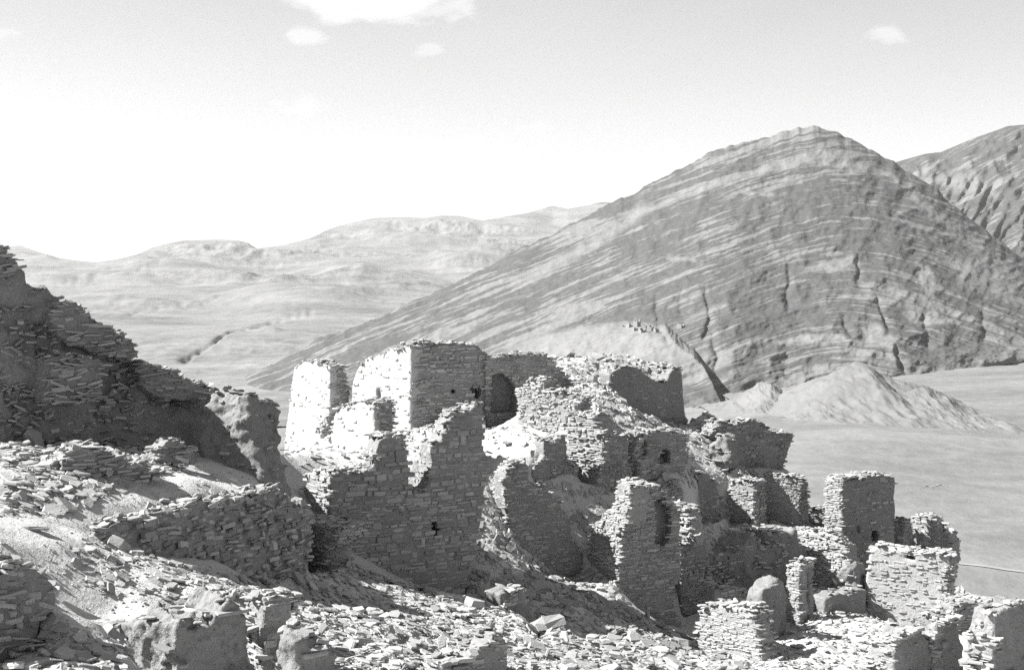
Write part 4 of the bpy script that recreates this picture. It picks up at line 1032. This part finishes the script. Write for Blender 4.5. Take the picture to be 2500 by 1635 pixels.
FOOT = [  # where the photograph shows each face meet the ground: start of label, face, pixel line
    ('small white', 0, [(691, 1090), (740, 1087), (790, 1068)]), ('main ruined', 1, [(1003, 1050), (1040, 1045), (1090, 1010), (1130, 995)]), ('dark ruined wall with', 0, [(1190, 1050), (1225, 1035), (1262, 1012)]),
    ('pale plastered', 0, [(795, 1088), (850, 1108), (912, 1092)]), ('pale plastered', 1, [(914, 1065), (958, 1058)]), ('bright lit cross', 0, [(1000, 1110), (1053, 1152)]),
    ('great dark', 0, [(852, 1345), (880, 1355), (915, 1375), (980, 1410), (1060, 1440), (1138, 1450)]), ('great dark', 1, [(742, 1215), (770, 1245), (804, 1268)]),
    ('lit stone pier', 0, [(742, 1390), (763, 1400), (798, 1412)]), ('lit stone pier', 1, [(802, 1415), (835, 1380), (850, 1352)]),
    ('lit stub', 0, [(1262, 1022), (1300, 1042), (1345, 1058), (1380, 1042)]), ('tall lit pier', 0, [(1407, 1172), (1456, 1184)]), ('tall lit pier', 1, [(1462, 1184), (1485, 1196), (1509, 1204), (1545, 1172)]),
    ('dark square stub', 0, [(1305, 1178), (1343, 1168), (1379, 1152)]), ('stone pier holding', 1, [(1550, 1173), (1602, 1172), (1620, 1152), (1676, 1148)]), ('big dark', 0, [(1509, 968), (1528, 988), (1564, 1002), (1605, 1026), (1636, 1036), (1672, 1042)]),
    ('dark jagged', 0, [(1775, 1105), (1800, 1140), (1873, 1141), (1911, 1146)]), ('rounded mud lump', 0, [(1730, 1120), (1760, 1135), (1790, 1142)]),
    ('lit square stone', 0, [(1774, 1285), (1838, 1284)]), ('lit square stone', 1, [(1842, 1283), (1873, 1281)]), ('lit stone wall end', 0, [(1875, 1282), (1950, 1280)]), ('lit stone wall end', 1, [(1954, 1285), (1977, 1281)]), ('low wall in shadow', 0, [(1980, 1282), (2012, 1286)]),
    ('square stone tower', 0, [(2012, 1276), (2035, 1305), (2058, 1325)]), ('square stone tower', 1, [(2062, 1335), (2085, 1390), (2110, 1445), (2125, 1470)]),
    ('large lit wall', 0, [(2125, 1505), (2179, 1525), (2236, 1540), (2310, 1530)]), ('large lit wall', 1, [(2316, 1497), (2328, 1492)]), ('low dark mud', 0, [(2014, 1498), (2064, 1497), (2116, 1496)]), ('low dark mud', 1, [(1989, 1494), (2010, 1497)]),
    ('tall narrow', 0, [(1918, 1527), (1950, 1523)]), ('tall narrow', 1, [(1952, 1520), (1988, 1502)]), ('rounded mud fin', 1, [(1862, 1562), (1880, 1562), (1921, 1540)]), ('lit slab wall', 0, [(1697, 1574), (1721, 1597), (1757, 1600), (1821, 1600), (1866, 1635)]),
    ('dark rounded wall', 0, [(1248, 1305), (1290, 1345), (1340, 1390), (1400, 1420), (1426, 1380)]), ('dark rounded wall', 1, [(1200, 1190), (1222, 1237), (1236, 1248)]), ('tall dark wall', 0, [(1509, 1430), (1560, 1485), (1610, 1515), (1653, 1530)]), ('tall dark wall', 1, [(1442, 1368), (1470, 1395), (1508, 1428)]),
    ('ragged dark pier', 0, [(1670, 1505), (1737, 1480)]), ('broad dark mud', 0, [(1740, 1440), (1850, 1445), (1930, 1440), (2010, 1425)]), ('dark curved', 0, [(1710, 1285), (1764, 1268), (1780, 1248)]),
    ('dark cliff', 0, [(-60, 1085), (0, 1088), (150, 1095), (300, 1092), (400, 1094), (490, 1096)]), ('tall eroded', 0, [(490, 1105), (540, 1128), (620, 1156)]), ('tall eroded', 1, [(640, 1157), (700, 1150)]),
    ('dark dry-stone', 0, [(240, 1332), (319, 1364), (432, 1358), (526, 1366), (564, 1384), (601, 1408), (640, 1428), (700, 1410), (744, 1394)]),
    ('large crumbling', 0, [(425, 1665), (600, 1665)]), ('large crumbling', 1, [(235, 1577), (300, 1575), (320, 1620), (420, 1670)]), ('narrow pier', 0, [(600, 1655), (640, 1655)]), ('narrow pier', 1, [(645, 1655), (695, 1650)]), ('small mud block', 0, [(720, 1660), (832, 1660)]), ('small mud block', 1, [(676, 1650), (718, 1660)]),
    ('dark stone and earth', 0, [(-100, 1640), (0, 1622), (105, 1582), (130, 1495)]), ('small mud stub', 0, [(1232, 1484), (1270, 1510), (1310, 1562), (1336, 1568)]), ('dark gabled', 0, [(1085, 1660), (1240, 1660)]),
    ('dark mud wall with', 0, [(2184, 1662), (2277, 1662)]), ('dark mud wall with', 1, [(2110, 1655), (2180, 1660)]), ('dark pointed', 0, [(2283, 1662), (2357, 1662)]), ('dark pointed', 1, [(2262, 1660), (2280, 1662)]), ('large dark mud', 0, [(2427, 1665), (2600, 1690)]), ('large dark mud', 1, [(2354, 1662), (2424, 1665)]),
    ('dark retaining', 0, [(2330, 1545), (2440, 1552)]),
]
TOPS = [  # earth that lies level with the top of a face, behind it
    ('dark dry-stone', 0, [(282, 1270), (350, 1256), (413, 1243), (470, 1224), (526, 1215), (586, 1211), (639, 1199), (690, 1205)]), ('broad dark mud', 0, [(1760, 1350), (1838, 1306), (1900, 1300), (1941, 1296)]), ('large crumbling', 0, [(430, 1510), (507, 1518), (560, 1469)]), ('large crumbling', 1, [(400, 1500), (330, 1508), (250, 1520)]),
    ('dark stone and earth', 0, [(-60, 1396), (20, 1384), (60, 1386), (100, 1420)]), ('dark retaining', 0, [(2340, 1474), (2400, 1471), (2440, 1474)]), ('dark square stub', 0, [(1330, 1074), (1378, 1062)]), ('dark cliff', 0, [(0, 606), (110, 718), (225, 790), (335, 885), (450, 935)]),
]
SKYLINE = np.array([(-2000, -200), (-400, 470), (0, 612), (45, 690), (120, 735), (225, 790), (330, 880), (450, 935), (540, 962), (620, 1000), (690, 1112), (760, 1092), (850, 1010), (1000, 920), (1190, 885), (1330, 872), (1500, 869), (1663, 893), (1674, 1036), (1720, 1006), (1790, 1037), (1900, 1110), (1960, 1168), (1976, 1242), (2014, 1272), (2190, 1345), (2330, 1412), (2420, 1437), (2500, 1470), (2800, 1560), (4000, 1900)], float)


def face_of(start, i):
    m = [sp for sp in SPECS if sp[1].startswith(start)]
    assert len(m) == 1, (start, len(m))
    return m[0][3][i]


def on_face(f, p):
    return f.world(np.array([*f.to_uv(*p), 0.0]))


foot_pts = []
for st_, i_, ln in FOOT:
    f = face_of(st_, i_)
    f.foot = np.array(ln, float)
    L_ = np.array(ln, float)
    for a_, b_ in zip(L_[:-1], L_[1:]):
        n_ = max(1, int(np.hypot(*(b_ - a_)) / 22))
        for k_ in range(n_): foot_pts.append(on_face(f, a_ + (b_ - a_) * k_ / n_) - np.array([f.N[0], f.N[1], 0]) * -.12)
    foot_pts.append(on_face(f, L_[-1]))
for st_, i_, ln in TOPS:
    f = face_of(st_, i_)
    for p_ in ln: foot_pts.append(on_face(f, p_) - np.array([f.N[0], f.N[1], 0]) * (min(f.t, 1.2) * .7))
foot_pts = np.array(foot_pts)
gpts = np.array([at(*g) for g in G], float)
near = np.array([np.hypot(foot_pts[:, 0] - p[0], foot_pts[:, 1] - p[1]).min() for p in gpts])
gpts = gpts[near > 0.7]
gp = np.concatenate([gpts, np.array(GW, float), foot_pts])


_gw = _rbf_fit(gp, 0.35)
XA, XB, YA, YB = -22.0, 21.0, 0.0, 70.0


def ground_z(x, y, detail=True):
    x = np.asarray(x, float); y = np.asarray(y, float); sh = x.shape
    x = x.ravel(); y = y.ravel()
    cx = np.clip(x, XA, XB); cy = np.clip(y, YA, YB)
    z = np.full(x.shape, _gw[-3]) + _gw[-2] * cx + _gw[-1] * cy
    for i in range(0, len(gp)):
        z += _gw[i] * np.hypot(cx - gp[i, 0], cy - gp[i, 1])
    out = np.hypot(x - cx, y - cy)
    z -= 0.55 * out
    if detail:
        fade = np.exp(-out / 40)
        z += 0.16 * fbm(x * .55, y * .55, 0 * x + 3, 4) + 0.075 * fbm(x * 2.3, y * 2.3, 0 * x + 8, 3, gain=.6) * fade + 3.0 * (1 - fade) * fbm(x * .02, y * .02, 0 * x, 3)
    return z.reshape(sh)


gx = graded(-14, 20, 0.14, (-190, 220)); gy = graded(12, 60, 0.15, (-150, 260))
GX, GY = np.meshgrid(gx, gy, indexing='ij')
GZ = ground_z(GX, GY)


def lower_to(mask, tx, ty):
    """sink the masked vertices until they are seen at pixel row ty"""
    cy = (817.5 - ty) / F
    GZ[mask] = np.minimum(GZ[mask], (GY * (-SP_ + cy * CP) / (CP + cy * SP_))[mask])


for _, _, faces, in [(a, b, c) for (a, b, _c, c, *_r) in SPECS]:
    for f in faces:
        if not hasattr(f, 'foot'): continue
        px, py = project(np.stack([GX, GY, GZ], -1))
        fx0, fx1 = f.foot[:, 0].min() - 6, f.foot[:, 0].max() + 6
        fy = np.interp(px, f.foot[np.argsort(f.foot[:, 0]), 0], f.foot[np.argsort(f.foot[:, 0]), 1])
        m = (px > fx0) & (px < fx1) & (py < fy) & (GY > 9)
        idx = np.argwhere(m)
        if not len(idx): continue
        q = np.stack([px[m], py[m]], 1)
        ins = poly_sdf(q, np.array(f.poly, float)) < 4
        # distance of the face plane along each of these rays
        cx = (q[:, 0] - 1250) / F; cy = (817.5 - q[:, 1]) / F
        R = np.stack([cx, CP + cy * SP_, -SP_ + cy * CP], 1)
        dep = (f.O @ f.N) / (R @ f.N) * R[:, 1]
        ins &= GY[m] < dep + .25
        mm = np.zeros_like(m); mm[tuple(idx[ins].T)] = True
        lower_to(mm, px, fy + 2)
px, py = project(np.stack([GX, GY, GZ], -1))
sk = np.interp(px, SKYLINE[:, 0], SKYLINE[:, 1])
lower_to((py < sk) & (GY > 14), px, sk + 3 + np.clip(GY - 30, 0, 100) * .4)


def hz(x, y):
    """height on the meshed ground (bilinear)"""
    i = np.clip(np.searchsorted(gx, x) - 1, 0, len(gx) - 2); j = np.clip(np.searchsorted(gy, y) - 1, 0, len(gy) - 2)
    tx = (x - gx[i]) / (gx[i + 1] - gx[i]); ty = (y - gy[j]) / (gy[j + 1] - gy[j])
    return (GZ[i, j] * (1 - tx) + GZ[i + 1, j] * tx) * (1 - ty) + (GZ[i, j + 1] * (1 - tx) + GZ[i + 1, j + 1] * tx) * ty


gm = np_mesh('ground', np.stack([GX.ravel(), GY.ravel(), GZ.ravel()], 1), grid_faces(*GX.shape), smooth=True)
tag(link('ground', gm, M_GROUND), kind='structure')
for sp in SPECS: build_wall(*sp)

# ------------------------------------------------------------------ loose slabs
def zone(name, label, poly, dens, size, drange, limit=300, flat=.13, mat=None, small=1.0):
    poly = np.array(poly, float)
    # the patch of ground that the outline covers
    c = []
    for px_, py_ in poly:
        for d in drange:
            c.append(at(px_, py_, d)[:2])
    c = np.array(c); lo, hi = c.min(0), c.max(0)
    n = int(np.prod(hi - lo) * dens * 2.3)
    xy = rng.uniform(lo, hi, (n, 2)); xy = xy[(xy[:, 1] > drange[0]) & (xy[:, 1] < drange[1])]
    z = hz(xy[:, 0], xy[:, 1])
    P = np.stack([xy[:, 0], xy[:, 1], z], 1)
    px, py = project(P)
    keep = poly_sdf(np.stack([px, py], 1), poly) < 0
    P = P[keep]
    if not len(P): return
    e = .15
    dx = (hz(P[:, 0] + e, P[:, 1]) - hz(P[:, 0] - e, P[:, 1])) / (2 * e); dy = (hz(P[:, 0], P[:, 1] + e) - hz(P[:, 0], P[:, 1] - e)) / (2 * e)
    clump = perlin(P[:, 0] * .9, P[:, 1] * .9, P[:, 2] * 0 + 2) * .5 + .5
    st = Stones()
    if drange[0] < 30 and dens > 20:      # chips and dust-sized flakes
        for k in rng.integers(0, len(P), int(len(P) * .55)):
            L = rng.uniform(.03, .085); q = P[k] + np.array([*rng.normal(size=2) * .25, 0]); q[2] = hz(q[0], q[1]) + L * .1
            st.add('chip', rot_small(rng.normal() * .25, rng.normal() * .25, rng.uniform(0, 6.3)) @ np.diag([L, L * rng.uniform(.5, .9), L * rng.uniform(.15, .45)]), q)
    for k in range(len(P)):
        if rng.random() > .35 + clump[k]: continue
        L = float(np.clip(rng.lognormal(math.log(size * .55), .62), .16 * size, 1.9 * size))
        big = L / size
        N = np.array([-dx[k], -dy[k], 1.0]) * 1.0; N /= np.linalg.norm(N)
        X = np.cross([0, 1, 0], N); X /= np.linalg.norm(X); Y = np.cross(N, X)
        R = rot_small(rng.normal() * flat, rng.normal() * flat, 0) @ rot_small(0, 0, rng.uniform(0, 6.3))
        H = L * rng.uniform(.07, .22)
        if rng.random() < .015: L *= 1.5; H = L * rng.uniform(.3, .5)
        if rng.random() < .05: R = rot_small(rng.normal() * .7, rng.normal() * .9, rng.uniform(0, 6.3))
        A = np.stack([X, Y, N], 1) @ R @ np.diag([L, L * rng.uniform(.5, .9), H])
        st.add('chip' if L < .12 else 'slab', A, P[k] + N * (H * rng.uniform(-.35, .45) + rng.exponential(.022)))
    root = bpy.data.objects.new(name, None); COL.objects.link(root)
    o = P.mean(0); o[2] = P[:, 2].min(); root.location = o
    tag(root, label, 'rubble', kind='thing')
    st.emit(root, o, mat or M_STONE_PALE_LIT, limit, rest='stone_scatter')


zone('rubble_slope', 'bright slope of broken slabs in the middle foreground below the great wall', [(540, 1450), (640, 1420), (760, 1405), (850, 1375), (960, 1420), (1130, 1465), (1210, 1470), (1320, 1560), (1420, 1650), (600, 1650)], 50, .21, (17, 38))
zone('rubble_slope', 'shaded slope of big slabs running down to the lower right from the rounded dark wall', [(1170, 1330), (1250, 1310), (1330, 1380), (1424, 1370), (1510, 1425), (1530, 1480), (1680, 1560), (1860, 1650), (1420, 1650), (1320, 1560), (1210, 1470), (1140, 1455)], 36, .30, (24, 41), mat=M_STONE)
zone('rubble_wedge', 'wedge of slabs fallen between the great wall and the rounded dark wall', [(1170, 1130), (1240, 1150), (1250, 1320), (1200, 1345), (1150, 1345)], 46, .24, (37, 44))
zone('rubble_heap', 'heap of slabs along the foot of the shaded cliff', [(0, 1085), (480, 1090), (470, 1130), (330, 1190), (230, 1225), (120, 1258), (0, 1262)], 46, .25, (21, 34))
zone('rubble_strip', 'strip of slabs along the lower edge of the pale path', [(120, 1345), (240, 1295), (420, 1370), (620, 1420), (610, 1470), (480, 1470), (330, 1480), (200, 1430), (0, 1400), (0, 1372)], 32, .21, (16, 27))
zone('rubble_edge', 'slabs spilling over the top of the dark dry-stone wall', [(215, 1296), (330, 1248), (470, 1208), (600, 1196), (700, 1180), (750, 1222), (640, 1222), (520, 1238), (400, 1268), (260, 1306)], 60, .24, (21, 34), mat=M_STONE)
zone('rubble_heap', 'tumbled slabs in the bottom left corner below the dark bank', [(0, 1500), (120, 1500), (200, 1540), (310, 1580), (300, 1650), (0, 1650)], 60, .24, (12, 19))
zone('rubble_scatter', 'thin scatter of flat chips on the pale path', [(0, 1230), (300, 1190), (560, 1150), (720, 1150), (640, 1190), (450, 1220), (250, 1285), (0, 1350)], 12, .07, (19, 37))
zone('rubble_slope', 'bright rubble chute between the rounded dark wall and the tall dark wall', [(1300, 1170), (1450, 1190), (1545, 1190), (1515, 1300), (1510, 1440), (1440, 1370), (1390, 1260), (1340, 1200)], 40, .26, (38, 46))
zone('rubble_slope', 'bright rubble covering the highest terrace', [(1330, 868), (1500, 865), (1665, 885), (1640, 935), (1560, 910), (1500, 905), (1530, 1000), (1680, 1050), (1560, 1065), (1440, 1020), (1410, 975), (1340, 950)], 34, .27, (44, 58))
zone('rubble_mound', 'bright rubble mound left of the dark jagged wall', [(1660, 1030), (1700, 1000), (1790, 1035), (1800, 1140), (1960, 1165), (1780, 1180), (1700, 1190), (1600, 1185), (1640, 1110)], 34, .26, (43, 55))
zone('rubble_ledge', 'stony ledge under the terrace pillars', [(1600, 1180), (1740, 1150), (1960, 1160), (2060, 1290), (2060, 1360), (1950, 1320), (1840, 1320), (1740, 1365), (1690, 1330), (1700, 1280), (1770, 1280), (1760, 1200)], 34, .22, (42, 52))
zone('rubble_floor', 'stony floor of the lower courtyard', [(1740, 1420), (2110, 1410), (2330, 1520), (2340, 1650), (1780, 1650), (1870, 1560)], 26, .2, (30, 47))
zone('rubble_slope', 'stony slope behind the great wall around the plastered block', [(680, 1090), (790, 1060), (950, 1050), (1110, 1010), (1190, 1040), (1300, 1040), (1320, 1160), (1210, 1180), (1000, 1110), (800, 1150), (720, 1160)], 8, .22, (36, 50))
zone('rubble_slope', 'pale rubble slope on the skyline at the right edge', [(2325, 1410), (2420, 1435), (2500, 1465), (2500, 1490), (2330, 1480)], 28, .24, (40, 49))


def slab(label, pix, L, Wd, H, tilt, kind='slab', proto=3):
    """one large loose slab, resting on the ground under that pixel"""
    r = ray(*pix); t = np.linspace(10, 60, 2500); P = r[None] * (t / r[1])[:, None]
    below = np.flatnonzero(P[:, 2] < hz(P[:, 0], P[:, 1]))
    p = P[below[0]]
    V_, T_ = PROTO[kind][proto]
    me = np_mesh('loose_slab', V_ * np.array([L, Wd, H]), T_); me.materials.append(M_STONE_PALE_LIT)
    ob = link('loose_slab', me, loc=(p[0], p[1], p[2] + H * .45)); ob.rotation_euler = tilt
    tag(ob, label, 'slab', 'large loose slabs')


slab('largest pale flat slab on the bright foreground rubble', (680, 1495), .75, .34, .09, (.35, .15, -.5), proto=2)
slab('pale upright boulder-like slab casting a shadow on the bright rubble', (785, 1440), .36, .3, .16, (.5, 0, .4), proto=5)
slab('pale triangular slab lying on the smooth lit slope behind the great wall', (1240, 1085), .5, .32, .1, (.3, .1, 1.2), proto=7)
slab('small flat white slab on the smooth lit slope, left of the triangular one', (1210, 1082), .24, .16, .05, (.2, .1, .2), proto=4)
slab('long dark-edged slab lying on the pale path', (80, 1290), .55, .3, .06, (.05, .05, .2), proto=1)
slab('big leaning slab in the lower left foreground', (215, 1343), .5, .22, .05, (.2, .1, -.5), proto=8)
slab('large pale slab at the lower end of the shaded rubble slope', (1310, 1590), .5, .42, .16, (.4, .3, .3), proto=9)
slab('single sunlit slab in the middle of the shaded rubble slope', (1540, 1492), .34, .28, .09, (.5, .2, .3), proto=6)
slab('flat slab jutting over the edge of the dark mud bank', (1775, 1358), .5, .3, .06, (.05, .15, .1), proto=10)

def cliff_slab():
    """a pale slab stuck point down on the shaded cliff"""
    f = face_of('dark cliff', 0)
    p = on_face(f, (195, 905)) + f.N * .42
    V_, T_ = PROTO['slab'][11]
    A = np.stack([f.U, f.V, f.N], 1) @ rot_small(.15, .1, .5) @ np.diag([.42, .55, .07])
    me = np_mesh('loose_slab', V_ @ A.T, T_); me.materials.append(M_STONE_PALE_LIT)
    tag(link('loose_slab', me, loc=p), 'pale pointed slab stuck in the face of the shaded cliff', 'slab', 'large loose slabs')


cliff_slab()


def rock_ledge(label, pixels, size):
    """a low broken ledge of dark rock on the valley floor"""
    pts = []
    for px_, py_ in pixels:
        r = ray(px_, py_); t = np.linspace(300, 1500, 4000); Q = r[None] * (t / r[1])[:, None]
        k = np.flatnonzero(Q[:, 2] < valley_z(Q[:, 0], Q[:, 1]))
        if len(k): pts.append(Q[k[0]])
    root = bpy.data.objects.new('rock_ledge', None); COL.objects.link(root); root.location = pts[0]
    tag(root, label, 'rock')
    for p in pts:
        V_, T_ = PROTO['block'][int(rng.integers(len(PROTO['block'])))]
        A = rot_small(rng.normal() * .1, rng.normal() * .1, rng.uniform(-.3, .6)) @ np.diag([size * rng.uniform(.8, 1.6), size * .7, size * rng.uniform(.2, .4)])
        me = np_mesh('rock', V_ @ A.T + (p - pts[0]), T_); link('rock', me, M_MUD, root)


rock_ledge('short dark rock ledge on the open valley floor', [(2242, 1192), (2252, 1190), (2260, 1187), (2274, 1189), (2284, 1186), (2292, 1184)], 1.6)
rock_ledge('dark rocks along the gully in the pointed silt hill', [(2010, 990), (2022, 985), (2032, 979), (2046, 972), (2056, 966)], 2.0)

# ------------------------------------------------------------------ the far ruin on the spur
def far_ruin():
    from mathutils.bvhtree import BVHTree
    nv = len(mo.data.vertices); co = np.empty(nv * 3, np.float32); mo.data.vertices.foreach_get('co', co)
    li = np.empty(len(mo.data.loops), np.int32); mo.data.loops.foreach_get('vertex_index', li)
    tree = BVHTree.FromPolygons(co.reshape(-1, 3).tolist(), li.reshape(-1, 4).tolist())
    def ground_at(x, y):
        return np.array(tree.ray_cast(Vector((0, 0, 0)), Vector(ray(x, y)).normalized(), 9000)[0])
    p0 = ground_at(1565, 808)
    root = bpy.data.objects.new('distant_ruin', None); COL.objects.link(root); root.location = p0
    tag(root, 'tiny distant ruined castle on the pale spur of the banded mountain', 'ruin')
    for (x, y0, y1, w) in [(1555, 784, 797, 13), (1538, 792, 798, 16), (1574, 792, 801, 11), (1588, 797, 806, 13), (1602, 803, 811, 10), (1568, 803, 811, 15), (1552, 802, 807, 12), (1524, 795, 799, 9), (1662, 793, 799, 14)]:
        c = ground_at(x, y1); D = c[1]
        W = w / F * D / 2; H = (y1 - y0) / F * D * 1.5
        a = math.radians(35 + rng.uniform(-30, 30)); ca, sa = math.cos(a), math.sin(a)
        n = 4; V_ = []
        ring = [(-W, -W), (0, -W * 1.05), (W, -W), (W, 0), (W, W), (0, W), (-W, W), (-W, 0)]
        for bx, by in ring:
            X, Y = bx * ca - by * sa, bx * sa + by * ca
            V_ += [(X, Y, -4), (X, Y, H * (1 + rng.uniform(-.75, .1)))]
        m = len(ring)
        inner = len(V_)
        for k, (bx, by) in enumerate(ring):       # hollow inside: walls about a metre thick
            X, Y = .62 * (bx * ca - by * sa), .62 * (bx * sa + by * ca)
            V_ += [(X, Y, -6), (X, Y, V_[2 * k + 1][2] - .3)]
        q = []
        for k in range(m):
            k2 = (k + 1) % m
            q += [(2 * k, 2 * k2, 2 * k2 + 1, 2 * k + 1), (inner + 2 * k2, inner + 2 * k, inner + 2 * k + 1, inner + 2 * k2 + 1), (2 * k + 1, 2 * k2 + 1, inner + 2 * k2 + 1, inner + 2 * k + 1)]
        me = np_mesh('wall', np.array(V_) + (c - p0), np.array(q)); link('wall', me, M_MORTAR, root)


far_ruin()


def haze():
    """the thin dusty air of the valley: one even volume round everything"""
    x0, x1, y0, y1, z0, z1 = -13000, 13000, -5000, 21000, -900, 640
    Vh = [(x, y, z) for z in (z0, z1) for y in (y0, y1) for x in (x0, x1)]
    me = np_mesh('haze', np.array(Vh), np.array([(0, 2, 3, 1), (4, 5, 7, 6), (0, 1, 5, 4), (2, 6, 7, 3), (0, 4, 6, 2), (1, 3, 7, 5)]))
    m = bpy.data.materials.new('haze'); m.use_nodes = True; t = m.node_tree; t.nodes.clear()
    o = t.nodes.new('ShaderNodeOutputMaterial'); v = t.nodes.new('ShaderNodeVolumePrincipled')
    v.inputs['Color'].default_value = (.95, .95, .95, 1); v.inputs['Density'].default_value = HAZE; v.inputs['Anisotropy'].default_value = 0.2
    t.links.new(v.outputs[0], o.inputs['Volume'])
    tag(link('haze', me, m), kind='stuff')


HAZE = 3.6e-5
haze()
tris = sum(len(m.loops) - 2 * len(m.polygons) for m in bpy.data.meshes)
print('THINGS', len(THINGS), 'objects', len(bpy.data.objects), 'tris', tris)
